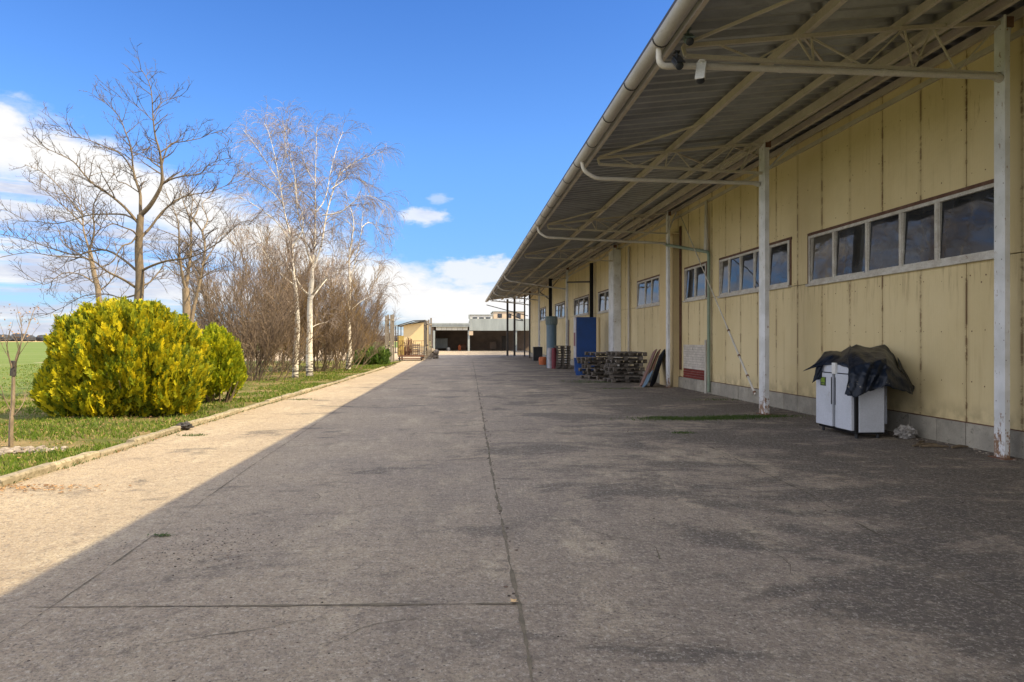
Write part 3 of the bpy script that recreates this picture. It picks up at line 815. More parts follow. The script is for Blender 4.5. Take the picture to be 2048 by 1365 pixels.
for (u, v) in ((P3(1135, 565, 39.8), P3(1180, 564, 36.6)), (P3(1080, 585, 52), P3(1100, 600, 44.5)), (P3(1018, 628, 68), P3(1045, 640, 66)), (P3(1030, 640, 68), P3(1046, 642, 66))):
    mb.tube([u, v], .045, 8)
mb.build('cross_pipe', MT['darkmetal'], root, smooth=True)
# doorway shade as a flat dark sheet, and darker flat pieces far along
mb = MB(); mb.box((-.02, 50.6, .0), (-.004, 53.2, 3.1), W); mb.build('doorway', MT['backing'], root)
mb = MB(); mb.box((-.03, 44.0, .0), (-.004, 45.2, 2.9), W); mb.build('doorway', MT['rustwood'], root)
mb = MB(); mb.box((-.07, 34.9, .36), (-.004, 36.9, 2.75), W); mb.build('repair_sheet', MT['creamwall'], root)
mb = MB(); mb.box((-.03, 36.95, .4), (-.004, 37.1, 5.2), W); mb.box((-.03, 31.5, .4), (-.004, 31.62, 5.4), W); mb.build('brown_strip', MT['rustwood'], root)
# wall head flashing and electric cable
mb = MB(); mb.box((-.05, -12, 5.72), (-.002, YW, 5.80), W); mb.build('head_flashing', MT['beam'], root)
mb = MB(); pts = []
for i in range(30):
    u = i / 29; pts.append(W((-.06, 8.5 - 3.5 * u, 4.9 - .03 * math.sin(u * 9))))
mb.tube(pts, .008, 5); mb.build('cable', MT['blackpaint'], root)

# ------------------------------------------------------------------ security cameras on the first outlet
def cctv(pos, aim, label, mats, scale=1.0, dome=False):
    e = empty('security_camera', pos, label, 'camera', 'security cameras under the eave')
    pos = Vector(pos); d = Vector(aim).normalized(); up = Vector((0, 0, 1)); s = scale
    mb = MB(); mb.tube([pos, pos + Vector((0, 0, -.07 * s)), pos + Vector((0, 0, -.07 * s)) + d * .04 * s], .016 * s, 8); mb.box(pos - Vector((.03, .03, .0)) * s, pos + Vector((.03, .03, .015)) * s)
    mb.build('bracket', mats[0], e)
    c0 = pos + Vector((0, 0, -.11 * s))
    mb = MB(); mb.tube([c0 - d * .10 * s, c0 - d * .095 * s, c0 + d * .10 * s, c0 + d * .105 * s], [.03 * s, .042 * s, .045 * s, .04 * s], 16)
    mb.build('housing', mats[0], e, smooth=True)
    mb = MB(); mb.tube([c0 + d * .104 * s, c0 + d * .125 * s, c0 + d * .135 * s], [.043 * s, .043 * s, .03 * s], 16); mb.build('lens', MT['blackplastic'], e, smooth=True)
    a = d.cross(up).normalized() * .05 * s; b = a.cross(d).normalized() * .05 * s
    mb = MB(); mb.beam(c0 - d * .10 * s + b, c0 + d * .15 * s + b, .095 * s, .008 * s); mb.build('sunshield', mats[0], e)
    return e
cctv(P3(1403, 124, 8.75), (-.25, -.45, -.85), 'white bullet camera hanging lowest below the pipe at the first gutter outlet', [MT['whiteplastic']], 1.25)
cctv(P3(1376, 60, 8.6), (-.1, -.8, -.5), 'grey green camera beside the gutter, uppermost of the three cameras', [MT['greymetal']], 1.15)
cctv(P3(1354, 106, 8.75), (.0, -.75, -.6), 'black camera at the elbow of the nearest drainpipe', [MT['blackplastic']], 1.15)

# leaning white rod
e = empty('guy_rod', P3(1511, 788, 14.0), 'thin pale rod leaning diagonally from the canopy down to the white post', 'rod')
mb = MB(); a = P3(1361, 432, 22.6); b = P3(1511, 790, 14.1); mb.tube([a, b], .016, 8); mb.build('rod', MT['whiteline'], e)
mb = MB(); mb.tube([a.lerp(b, .72), b], .024, 8); mb.build('lower_sleeve', MT['whiteline'], e)
mb = MB()
for q in (.74, .85, .93, .99): d = (b - a).normalized(); c0 = a.lerp(b, q); mb.tube([c0, c0 + d * .05], .034, 8)
mb.build('clamps', MT['rust'], e)

# ------------------------------------------------------------------ refrigerator with tarp
Lc = gp(1645, 858); Cc = gp(1709, 878); Rc = gp(1771, 878)
fx0, fx1 = Cc.x, Cc.x + .50; fy0, fy1 = Cc.y, Cc.y + 1.16; fz = 1.16
e = empty('refrigerator', ((fx0 + fx1) / 2, (fy0 + fy1) / 2, 0), 'white two door cabinet refrigerator with black corner strips standing half under a dark tarp', 'refrigerator')
mb = MB(); mb.box((fx0 + .03, fy0 + .012, .07), (fx1, fy1, fz)); mb.build('body', MT['blackpaint'], e, bevel=.006)
mb = MB(); mb.box((fx0 + .075, fy0 - .004, .10), (fx1 + .002, fy0 + .011, fz - .02)); mb.build('side_panel', MT['appliance'], e, bevel=.004)
mb = MB(); mb.box((fx0 + .01, fy0 + .02, fz - .12), (fx1 - .02, fy1 + .01, fz + .015)); mb.build('top_panel', MT['appliance'], e, bevel=.006)
hy = (fy0 + fy1) / 2
for a, b in ((fy0 + .05, hy - .045), (hy + .045, fy1 - .0)):
    mb = MB(); mb.box((fx0 - .025, a, .12), (fx0 + .029, b, fz - .135)); d = mb.build('door', MT['appliance'], e, bevel=.008)
    mb = MB(); mb.box((fx0 - .035, a + .004 if a > hy else b - .02, .5), (fx0 - .026, a + .02 if a > hy else b - .004, fz - .2)); mb.build('handle', MT['blackpaint'], d)
    if a > hy:
        yc = (a + b) / 2 + .02
        mb = MB(); mb.box((fx0 - .029, yc - .09, .80), (fx0 - .0255, yc + .09, .95)); mb.build('sticker', MT['stickerdark'], d)
        mb = MB(); mb.box((fx0 - .032, yc - .06, .855), (fx0 - .0295, yc + .065, .94)); mb.box((fx0 - .032, yc - .05, .82), (fx0 - .0295, yc + .05, .838)); mb.build('sticker_print', MT['stickergreen'], d)
for xx in (fx0 + .06, fx1 - .08):
    for yy in (fy0 + .05, fy1 - .1):
        mb = MB(); mb.tube([(xx, yy, 0), (xx, yy, .07)], .025, 10); mb.build('foot', MT['blackplastic'], e)
mb = MB(); mb.box((fx0 + .01, hy - .06, fz - .14), (fx0 - .032, hy + .05, fz + .05)); mb.build('latch', MT['whiteplastic'], e, bevel=.005)
# spare insulated panels behind
e = empty('insulated_panels', (6.25, 11.6, 0), 'tall pale insulated panels standing on edge between the refrigerator and the wall', 'panel stack')
q = P3(1790, 800, 11.7); qx = q.x - .17
for k in range(3):
    mb = MB(); mb.box((qx + k * .062, 11.45 - k * .02, .13), (qx + k * .062 + .048, 12.5, 1.40 - k * .03)); mb.build('panel', MT['appliance'], e, bevel=.006)
mb = MB(); mb.box((qx - .02, 11.6, .0), (qx + .2, 11.7, .125)); mb.box((qx - .02, 12.2, 0), (qx + .2, 12.3, .125)); mb.build('support_block', MT['weathwood'], e)

def sheet(grid, nu=36, nv=30, wr=.012, seed=0):
    """grid: rows of 3-D control points; returns smoothed grid with wrinkles"""
    Gd = np.array([[tuple(v) for v in row] for row in grid]); r, c0, _ = Gd.shape
    def cr(arr, n):
        m = len(arr); out = []
        for i in range(n):
            u = i / (n - 1) * (m - 1); k = min(int(u), m - 2); f_ = u - k
            p0 = arr[max(k - 1, 0)]; p1 = arr[k]; p2 = arr[k + 1]; p3_ = arr[min(k + 2, m - 1)]
            out.append(.5 * ((2 * p1) + (-p0 + p2) * f_ + (2 * p0 - 5 * p1 + 4 * p2 - p3_) * f_ ** 2 + (-p0 + 3 * p1 - 3 * p2 + p3_) * f_ ** 3))
        return np.array(out)
    def lin(arr, n):
        m = len(arr); return np.array([arr[min(int(i / (n - 1) * (m - 1)), m - 2)] * (1 - (i / (n - 1) * (m - 1) - min(int(i / (n - 1) * (m - 1)), m - 2))) + arr[min(int(i / (n - 1) * (m - 1)), m - 2) + 1] * (i / (n - 1) * (m - 1) - min(int(i / (n - 1) * (m - 1)), m - 2)) for i in range(n)])
    cr = lin
    A_ = cr(Gd, nv); A_ = np.transpose(cr(np.transpose(A_, (1, 0, 2)), nu), (1, 0, 2))
    out = []
    for i in range(nv):
        for j in range(nu):
            p = Vector(A_[i, j]); u = j / (nu - 1); v = i / (nv - 1)
            f1 = mnoise.noise(Vector((u * 9 + seed, v * 2.2, p.z))) + .5 * mnoise.noise(p * 9)
            fold = abs(mnoise.noise(Vector((u * 5 + v * 2 + seed, v * 1.5, 2)))) * 2
            hang = (v ** .8) * (1 - 3.0 * abs(mnoise.noise(Vector((u * 5.0 + v * 1.5 + seed, v * 1.2, 4))))) + .8 * (.5 - 2.2 * abs(mnoise.noise(Vector((u * 4 - v * 3.5 + seed, v * 3, 8)))))
            p += Vector((-.3, -1, .25)) * (wr * f1 + wr * fold + wr * 2.2 * hang)
            if i == nv - 1 or i == nv - 2: p.z += .02 * mnoise.noise(Vector((u * 23, seed, 0)))
            out.append(p)
    return out, nu, nv
def sheet_obj(name, grid, mat, parent, th=.006, **k):
    vs, nu, nv = sheet(grid, **k); n = len(vs)
    fs = [(i * nu + j, i * nu + j + 1, (i + 1) * nu + j + 1, (i + 1) * nu + j) for i in range(nv - 1) for j in range(nu - 1)]
    mb = MB(); mb.add(vs, fs); o = mb.build(name, mat, parent, smooth=True)
    s = o.modifiers.new('thick', 'SOLIDIFY'); s.thickness = th
    return o
e = empty('tarp', (fx0 + .3, fy0 + .6, fz), 'torn dark blue plastic tarp draped over the white refrigerator and panels', 'tarp')
q = P3
sheet_obj('drape', [
    [q(1699, 697, 11.9), q(1712, 690, 12.0), q(1738, 697, 12.1), q(1765, 691, 12.2), q(1793, 687, 12.3)],
    [q(1694, 712, 11.5), q(1709, 705, 11.5), q(1735, 707, 11.5), q(1768, 702, 11.8), q(1795, 706, 12.2)],
    [q(1696, 742, 10.98), q(1712, 733, 10.96), q(1738, 728, 10.93), q(1772, 718, 11.0), q(1797, 738, 11.5)],
    [q(1694, 768, 10.95), q(1712, 762, 10.9), q(1738, 755, 10.85), q(1772, 745, 10.82), q(1812, 762, 11.1)],
    [q(1690, 790, 10.95), q(1710, 797, 10.85), q(1735, 784, 10.82), q(1772, 773, 10.8), q(1824, 790, 11.0)]], MT['tarp'], e, nu=60, nv=48, wr=.02)
sheet_obj('right_flap', [
    [q(1793, 687, 12.3), q(1796, 700, 12.5), q(1796, 720, 12.6)],
    [q(1794, 706, 12.0), q(1800, 725, 12.0), q(1803, 735, 12.1)],
    [q(1797, 734, 11.5), q(1813, 752, 11.5), q(1826, 768, 11.6)],
    [q(1815, 768, 11.1), q(1822, 790, 11.05), q(1829, 776, 11.3)]], MT['tarp'], e, nu=14, nv=22, wr=.01, seed=5)
sheet_obj('left_sheet', [
    [q(1648, 705, 12.6), q(1665, 702, 12.5), q(1683, 704, 12.4), q(1702, 692, 12.2)],
    [q(1641, 716, 12.3), q(1662, 712, 12.0), q(1684, 714, 11.9), q(1702, 702, 11.7)],
    [q(1628, 730, 12.1), q(1648, 727, 12.0), q(1672, 727, 11.6), q(1698, 728, 11.2)],
    [q(1606, 743, 12.1), q(1646, 731, 11.95), q(1676, 731, 11.6), q(1699, 738, 11.1)]], MT['tarp'], e, nu=24, nv=18, wr=.014, seed=11)
sheet_obj('hanging_corner', [
    [q(1634, 727, 12.05), q(1642, 727, 12.0), q(1648, 728, 11.95)],
    [q(1630, 745, 12.05), q(1637, 744, 12.0), q(1644, 742, 11.98)],
    [q(1624, 767, 12.1), q(1628, 764, 12.05), q(1643, 757, 12.0)]], MT['tarp'], e, nu=12, nv=14, wr=.008, seed=21)
# crumpled bag, sticks, rubble
def blob(mb, c0, r, sq=(1, 1, .7), amp=.35, seed=0, n=14):
    vs = []
    for i in range(n + 1):
        a = math.pi * i / n
        for j in range(n * 2):
            b = math.pi * j / n; d = Vector((math.sin(a) * math.cos(b), math.sin(a) * math.sin(b), math.cos(a)))
            k = 1 + amp * mnoise.noise(d * 2.3 + Vector((seed, 0, 0))) + amp * .6 * mnoise.noise(d * 6 + Vector((seed, 9, 0)))
            vs.append(Vector(c0) + Vector((d.x * sq[0], d.y * sq[1], d.z * sq[2])) * r * k)
    m_ = n * 2; fs = [(i * m_ + j, i * m_ + (j + 1) % m_, (i + 1) * m_ + (j + 1) % m_, (i + 1) * m_ + j) for i in range(n) for j in range(m_)]
    mb.add(vs, [tuple(reversed(q_)) for q_ in fs])
p = gp(1812, 877); mb = MB(); blob(mb, (p.x, p.y, .09), .12, (1.3, 1, .8), .6, 3)
o = mb.build('plastic_bag', worn('crumpled_plastic', (.42, .40, .38), (.16, .15, .14), 14, .4, bump=.6)); tagt(o, 'crumpled translucent plastic bag at the wall foot beside the refrigerator', 'bag')
p = gp(376, 862); mb = MB(); blob(mb, (p.x - .1, p.y + .1, .07), .085, (1.5, 1.2, .8), .5, 8)
o = mb.build('stone', MT['darkmetal']); tagt(o, 'dark rounded lump lying on the kerb in front of the golden bush', 'stone')
for k, (px, py, ln, an, lb) in enumerate([(1850, 893, .5, .3, 'thin dry stick lying leftmost in front of the block plinth'), (1868, 896, .42, -.1, 'dark broken lath lying nearest the block plinth'), (1842, 888, .35, .7, 'short twig closest to the crumpled bag by the plinth'), (1920, 897, .3, .2, 'small splinter of wood lying near the foot of the near post')]):
    p = gp(px, py); mb = MB(); d = Vector((math.cos(an), math.sin(an), 0)) * ln / 2
    mb.tube([p - d + Vector((0, 0, .02)), p + Vector((0, .02, .03)), p + d + Vector((0, 0, .018))], [.018, .024, .012], 6)
    o = mb.build('stick', MT['bark']); tagt(o, lb, 'stick', 'sticks by the plinth')

# ------------------------------------------------------------------ pallets
def make_pallet():
    e = empty('pallet', (0, 0, 0), 'x', 'pallet')
    L_, D_ = 1.25, .95
    for k in range(7):
        mb = MB(); x = -L_ / 2 + k * (L_ - .1) / 6; b0 = rng.uniform(-.012, .012)
        mb.box((x, -D_ / 2 + b0, .118), (x + .095, D_ / 2 + b0, .138)); part_local(mb, 'deck_board', MT['palletwood'], e)
    for y in (-D_ / 2, -.05, D_ / 2 - .1):
        mb = MB()
        for x in (-L_ / 2, -.07, L_ / 2 - .14): mb.box((x, y, .022), (x + .14, y + .09, .098))
        mb.box((-L_ / 2, y, .099), (L_ / 2, y + .09, .117)); mb.box((-L_ / 2, y, 0), (L_ / 2, y + .095, .021)); part_local(mb, 'bearer', MT['palletwood'], e)
    return e
def copy_tree(o, parent=None):
    c0 = o.copy(); COL.objects.link(c0)
    if parent is not None: c0.parent = parent
    for ch in list(o.children): copy_tree(ch, c0)
    return c0
pal0 = make_pallet(); used = [False]
def pallet(x, y, z, rz, label, tilt=0, group='dark wooden pallets piled by the wall'):
    o = pal0 if not used[0] else copy_tree(pal0); used[0] = True
    o.location = (x, y, z); o.rotation_euler = (tilt, tilt * .6, rz); o['label'] = label; o['group'] = group; return o
NM = ['lowest', 'second', 'third', 'fourth', 'fifth', 'sixth', 'seventh', 'top']
pc = gp(1252, 766)
for k in range(8):
    pallet(pc.x + .05 + rng.uniform(-.09, .09), pc.y + .45 + rng.uniform(-.08, .08), k * .144, rng.uniform(-.22, .22) + .03,
           NM[k] + (' pallet of the tall wide stack in front of the leaning boards' if k < 7 else ' pallet of the tall wide stack, crooked, in front of the leaning boards'), tilt=rng.uniform(-.03, .035))
pc2 = gp(1206, 759)
for k in range(6):
    pallet(pc2.x - .02 + rng.uniform(-.10, .10) - k * .02, pc2.y + .7 + rng.uniform(-.1, .1), k * .15, .35 + rng.uniform(-.4, .4), NM[k] + ' pallet of the low crooked pile between blue cabinet and wide stack', tilt=rng.uniform(-.09, .09))
pallet(pc2.x + .25, pc2.y + 1.2, .93, .35, 'topmost crooked pallet lying at the back of the low pile', tilt=.03)
pc3 = gp(1127, 738)
for k in range(9):
    o = pallet(pc3.x + rng.uniform(-.03, .03), pc3.y + .4, k * .142, rng.uniform(-.05, .05), (NM + ['ninth'])[min(k, 8)] + ' pallet of the narrow stack left of the blue cabinet', tilt=rng.uniform(-.01, .01)) if k < 7 else pallet(pc3.x, pc3.y + .4, k * .142, rng.uniform(-.05, .05), ['eighth', 'top'][k - 7] + ' pallet of the narrow stack left of the blue cabinet')
    o.scale = (.62, .9, 1)
# leaning boards beside post 3
e0 = gp(1300, 772)
specs = [((1282, 768, 23.4), (1310, 702, 23.9), .35, MT['pinkwood'], 'reddish brown board leaning outermost beside the pallet stack', .05),
         ((1290, 770, 23.2), (1318, 702, 23.8), .30, MT['rust'], 'rusty framed board leaning second in the row beside the pallets', .04),
         ((1288, 771, 22.9), (1301, 746, 23.2), .5, MT['greyblue'], 'short pale blue board leaning in front of the taller boards', .03),
         ((1304, 772, 23.3), (1325, 704, 24.2), .6, MT['blackpaint'], 'black sheet leaning between the boards and the white post', .03)]
for (a, b, wd, mt, lb, th) in specs:
    A_ = P3(*a); B_ = P3(*b); A_.z = .01; mb = MB(); mb.beam(A_, B_, th, wd, up=(.1, 1, 0))
    o = mb.build('leaning_board', mt, bevel=.004); tagt(o, lb, 'board', 'boards leaning by the pallets')

# blue drinks cabinet
a = gp(1153, 746); bx = a.x; by = a.y; bh = 2.70
e = empty('drinks_cabinet', (bx + .4, by + .4, 0), 'tall deep blue drinks cabinet with a pale and pink front behind the crooked pallets', 'cabinet')
mb = MB(); mb.box((bx, by, .06), (bx + .98, by + .62, bh)); mb.build('body', MT['blue'], e, bevel=.03)
mb = MB(); mb.box((bx - .04, by + .0, .60), (bx - .004, by + .62, bh - .02)); d = mb.build('door', MT['whitesheet'], e, bevel=.01)
mb = MB(); mb.box((bx - .046, by + .1, 1.3), (bx - .042, by + .55, 1.95)); mb.build('door_graphic', MT['red'], d)
mb = MB(); mb.box((bx - .02, by + .02, .06), (bx - .004, by + .6, .58)); mb.build('kick_panel', MT['blue'], e)
mb = MB(); mb.box((bx + .03, by - .02, 1.98), (bx + .95, by - .003, 2.0)); mb.build('seam', MT['blue'], e)
mb = MB(); mb.box((bx + .02, by + .05, 0), (bx + .95, by + .55, .06)); mb.build('plinth', MT['blackpaint'], e)
# blue tub next to pallets
p = gp(1165, 752); mb = MB(); mb.lathe((p.x, p.y + .5, 0), [(.22, 0), (.26, .3), (.30, .75), (.33, .78), (.32, .74)], 20); o = mb.build('plastic_tub', MT['blue'], smooth=True); tagt(o, 'small blue tub at the foot of the tall blue cabinet', 'tub')
# grey blue cylinder
c0 = P3(1103, 700, 39.5); cz = 3.0
e = empty('storage_cylinder', (c0.x, c0.y, 0), 'tall grey blue sheet metal cylinder with a darker slotted collar on top', 'cylinder')
mb = MB(); mb.lathe((c0.x, c0.y, 0), [(.30, 0), (.30, .2), (.29, 1.2), (.30, 2.45)], 28); mb.build('shell', MT['greyblue'], e, smooth=True)
mb = MB(); mb.lathe((c0.x, c0.y, 2.45), [(.31, 0), (.33, .02), (.335, .42), (.35, .44), (.35, .5), (.3, .5)], 28)
mb.build('collar', worn('collar_grey', (.10, .16, .17), (.14, .2, .2), 3, .5), e, smooth=True)
mb = MB()
for k in range(22):
    an = k / 22 * 2 * math.pi; x = c0.x + .34 * math.cos(an); y = c0.y + .34 * math.sin(an); mb.box((x - .012, y - .012, 2.52), (x + .012, y + .012, 2.86))
mb.build('slats', MT['greysheet'], e)
# bags next to it
for (px, py, r_, h_, mt, lb, nm) in ((1101, 737, .16, 1.15, MT['whitesheet'], 'white rolled sheet bundle standing in front of the grey cylinder', 'wrapped_bundle'), (1109, 738, .14, 1.15, MT['red'], 'dark red rolled bundle standing against the narrow pallet stack', 'wrapped_bundle'), (1086, 730, .25, .5, MT['orange'], 'low orange tub standing beyond the white bundle', 'tub')):
    p = gp(px, py); mb = MB(); mb.lathe((p.x, p.y + .2, 0), [(r_ * .95, 0), (r_, h_ * .3), (r_ * 1.05, h_ * .7), (r_ * .9, h_ * .97), (r_ * .6, h_)], 14)
    o = mb.build(nm, mt, smooth=True); tagt(o, lb, 'tub' if nm == 'tub' else 'bundle')
p = gp(1072, 722); mb = MB(); mb.box((p.x - .2, p.y, 0), (p.x + .5, p.y + .6, 1.0)); mb.box((p.x - .22, p.y - .02, 1.0), (p.x + .52, p.y + .62, 1.06))
o = mb.build('bin', MT['blackplastic'], bevel=.03); tagt(o, 'black bin standing at the wall beyond the grey cylinder', 'bin')

# ------------------------------------------------------------------ vegetation: woody plants
def nrm(): return Vector((rng.gauss(0, 1), rng.gauss(0, 1), rng.gauss(0, 1))).normalized()
def walk(p, d, L_, n, wig, grav):
    out = [p.copy()]; d = d.normalized(); p = p.copy()
    for _ in range(n):
        d = (d + nrm() * wig + Vector((0, 0, grav))).normalized(); p = p + d * (L_ / n); out.append(p.copy())
    return out
def smooth_path(P, sub=3):
    out = []
    for i in range(len(P) - 1):
        p0 = P[max(i - 1, 0)]; p1 = P[i]; p2 = P[i + 1]; p3_ = P[min(i + 2, len(P) - 1)]
        for k in range(sub):
            f_ = k / sub
            out.append(.5 * ((2 * p1) + (-p0 + p2) * f_ + (2 * p0 - 5 * p1 + 4 * p2 - p3_) * f_ * f_ + (-p0 + 3 * p1 - 3 * p2 + p3_) * f_ ** 3))
    out.append(P[-1]); return out
def spawn(mb, path, r0, r1, lvl, prm, t0=.15):
    """side shoots along a limb"""
    L_ = sum((b - a).length for a, b in zip(path[:-1], path[1:]))
    cfg = prm[lvl]; n = max(1, int(L_ * cfg['dens'] + rng.random()))
    for i in range(n):
        t_ = t0 + (1 - t0) * (i + rng.random()) / n; k = min(int(t_ * (len(path) - 1)), len(path) - 2); f_ = t_ * (len(path) - 1) - k
        p = path[k].lerp(path[k + 1], f_); d = (path[k + 1] - path[k]).normalized()
        side = nrm(); side = (side - d * side.dot(d)).normalized()
        if side.z < -.2 and rng.random() < .5: side.z *= -1
        nd = (d * math.cos(cfg['ang']) + side * math.sin(cfg['ang'])); nd.z += cfg.get('up', 0)
        rr = max(cfg['rmin'], (r0 + (r1 - r0) * t_) * cfg['rr'])
        l = cfg['len'] * rng.uniform(.55, 1.3) * (1 - .45 * t_)
        pts = walk(p, nd, l, cfg['n'], cfg['wig'], cfg['grav'])
        rl = [rr * (1 - .75 * j / cfg['n']) for j in range(cfg['n'] + 1)]
        tgt = mb[min(cfg.get('m', 1), len(mb) - 1)]
        tgt.tube(pts, rl, cfg.get('sides', 4), cap=False)
        if lvl + 1 < len(prm): spawn(mb, pts, rr, rr * .25, lvl + 1, prm, .12)
OAK = [dict(dens=5.6, ang=.9, len=.85, n=6, wig=.22, grav=.02, rr=.45, rmin=.0085, sides=4, up=.0), dict(dens=7.0, ang=.8, len=.42, n=4, wig=.3, grav=.05, rr=.55, rmin=.0062, sides=3), dict(dens=8, ang=.8, len=.13, n=2, wig=.3, grav=.02, rr=.6, rmin=.005, sides=3)]
BIR = [dict(dens=5.0, ang=.65, len=1.15, n=7, wig=.14, grav=-.04, rr=.5, rmin=.009, sides=4, up=.1), dict(dens=5.4, ang=.6, len=.95, n=7, wig=.14, grav=-.16, rr=.5, rmin=.0065, sides=3), dict(dens=7.5, ang=.6, len=.65, n=5, wig=.12, grav=-.28, rr=.6, rmin=.0055, sides=3)]
SAP = None
def woody(name, label, base, limbs, prm, mats, group=None, cat='tree', tw0=.18, parts=('trunk', 'twigs')):
    e = empty(name, base, label, cat, group)
    mbs = [MB(), MB()]
    for pts, r0, r1, tw in limbs:
        P = smooth_path([Vector(q) for q in pts], 3)
        pw = 1.0 if tw is None else 1.5
        rl = [r1 + (r0 - r1) * (1 - j / (len(P) - 1)) ** pw for j in range(len(P))]
        if tw is not None and prm is not SAP: rl = [max(r1, q_ * .8) for q_ in rl]
        mbs[0].tube(P, rl, 10 if r0 > .05 else 6, cap=True)
        if tw: spawn(mbs, P, r0, r1, 0, prm, tw)
    mbs[0].build(parts[0], mats[0], e, smooth=True)
    if mbs[1].v: mbs[1].build(parts[1], mats[1], e)
    return e
def tr(lst, d, sc, ox, oy, dj=0.0, seed=0):
    """crop pixels to 3-D points around distance d; dj = how far the limb wanders in depth"""
    out = []; n = len(lst)
    for i, (x, y) in enumerate(lst):
        dd = d + dj * (i / max(1, n - 1)); out.append(P3(ox + x * sc, oy + y * sc, dd))
    return out
K = .381
def A(lst, dj=0, d=18.0): return tr(lst, d, K, 0, 120, dj)
T0 = A([(722, 1560), (725, 1400), (727, 1280), (735, 1150), (730, 1060), (728, 980), (733, 900), (738, 815)]); T0[0].z = -.05
limbs = [(T0, .13, .085, None),
 (A([(738, 815), (780, 775), (820, 715), (850, 645), (848, 560), (838, 480), (815, 400), (803, 300), (795, 170), (770, 95), (735, 45)], -.6), .082, .008, .25),
 (A([(738, 820), (737, 760), (735, 700), (712, 630), (697, 560), (690, 470), (655, 370), (625, 300), (570, 240), (510, 200)], .6), .06, .008, .2),
 (A([(718, 1200), (650, 1155), (560, 1110), (480, 1050), (380, 1035), (280, 1030), (150, 1012), (10, 1035)], -1.8), .045, .008, .25),
 (A([(720, 1110), (650, 1050), (560, 1000), (480, 1005), (400, 1025), (300, 1000), (180, 960), (90, 935), (0, 915)], 1.5), .045, .008, .2),
 (A([(727, 860), (660, 780), (580, 712), (500, 660), (440, 600), (385, 535), (300, 490), (235, 460), (185, 400)], -1.2), .05, .008, .2),
 (A([(727, 855), (660, 815), (560, 810), (470, 815), (400, 835), (300, 860), (200, 850), (130, 840), (20, 780)], 1.8), .035, .008, .2),
 (A([(695, 580), (640, 500), (560, 460), (460, 420), (380, 400), (340, 370), (280, 320)], -1.0), .03, .007, .15),
 (A([(728, 940), (700, 900), (650, 880), (590, 860), (540, 880), (480, 830), (420, 760), (370, 720)], -2), .03, .007, .2),
 (A([(742, 930), (790, 880), (850, 800), (930, 735), (1020, 705), (1100, 695), (1200, 655), (1290, 625)], 1.2), .05, .008, .2),
 (A([(850, 650), (920, 620), (1000, 605), (1050, 600), (1090, 555), (1160, 525), (1225, 515)], -1.0), .03, .007, .15),
 (A([(848, 560), (870, 480), (900, 440), (960, 430), (1050, 412), (1100, 390), (1170, 375)], .8), .03, .007, .15),
 (A([(740, 1110), (800, 1080), (880, 1055), (960, 1045), (1040, 1022), (1130, 970), (1200, 910), (1260, 855), (1340, 845)], -1.2), .045, .008, .2),
 (A([(742, 1190), (790, 1165), (830, 1120), (870, 1080), (930, 1130), (1000, 1110), (1080, 1090)], 1.2), .03, .007, .2),
 (A([(845, 545), (780, 520), (720, 490), (640, 462), (560, 470)], 1.0), .022, .006, .1),
 (A([(838, 480), (800, 450), (770, 470), (720, 500)], -.6), .015, .006, .1),
 (A([(806, 300), (850, 225), (900, 205), (945, 193)], .5), .014, .005, .1),
 (A([(803, 320), (750, 270), (700, 230), (640, 200), (590, 185)], -.5), .015, .005, .1),
 (A([(735, 700), (660, 650), (620, 640), (600, 600), (540, 590), (470, 610)], -.9), .02, .006, .1),
 (A([(733, 900), (690, 960), (640, 980), (590, 1060), (520, 1090), (420, 1100), (340, 1140), (230, 1150)], -1.4), .03, .007, .2),
 (A([(728, 1230), (640, 1250), (560, 1230), (440, 1240), (330, 1300), (240, 1340)], .8), .03, .007, .2),
 (A([(727, 1180), (760, 1200), (800, 1150), (850, 1150), (930, 1140)], 1.4), .02, .006, .2)]
woody('bare_tree', 'large bare dark-limbed tree rising behind the golden bush, tallest of all', (T0[0].x, T0[0].y, 0), limbs, OAK, [MT['bark'], MT['twigdark']], 'bare trees on the lawn')
B_ = lambda l, dj=0: A(l, dj, 22.0)
t0 = B_([(985, 1500), (980, 1340), (975, 1200)]); t0[0].z = -.05
limbs = [(t0, .14, .11, None), (B_([(975, 1200), (990, 1100), (1003, 1000), (1000, 850), (975, 780), (960, 740), (930, 640)], .8), .08, .01, .15),
 (B_([(975, 1210), (955, 1120), (940, 1000), (938, 870), (910, 780), (870, 700)], -1), .07, .01, .15),
 (B_([(1000, 1420), (1020, 1290), (1050, 1160), (1075, 1000), (1060, 900), (1005, 820), (1010, 730), (970, 650)], .5), .085, .01, .3),
 (B_([(1060, 1080), (1120, 990), (1150, 930), (1210, 900)], 1), .035, .008, .1), (B_([(990, 1100), (900, 1050), (830, 1000), (770, 960)], 1), .03, .008, .1),
 (B_([(1060, 900), (1090, 840), (1060, 760), (1100, 720), (1140, 660)], 1), .03, .008, .1), (B_([(1003, 980), (930, 930), (860, 900), (800, 880)], -1), .03, .008, .1),
 (B_([(1000, 850), (1040, 780), (1000, 700), (1060, 640)], 1), .03, .008, .1), (B_([(1050, 1150), (1130, 1100), (1220, 1080)], -1), .03, .008, .1)]
woody('bare_tree', 'bare tree with several pale brown stems between the tall dark tree and the birches', (t0[0].x, t0[0].y, 0), limbs, OAK, [MT['bark2'], MT['twigdark']], 'bare trees on the lawn')
C_ = lambda l, dj=0: A(l, dj, 20.5)
t0 = C_([(540, 1450), (520, 1260), (495, 1130), (470, 1000)]); t0[0].z = -.05
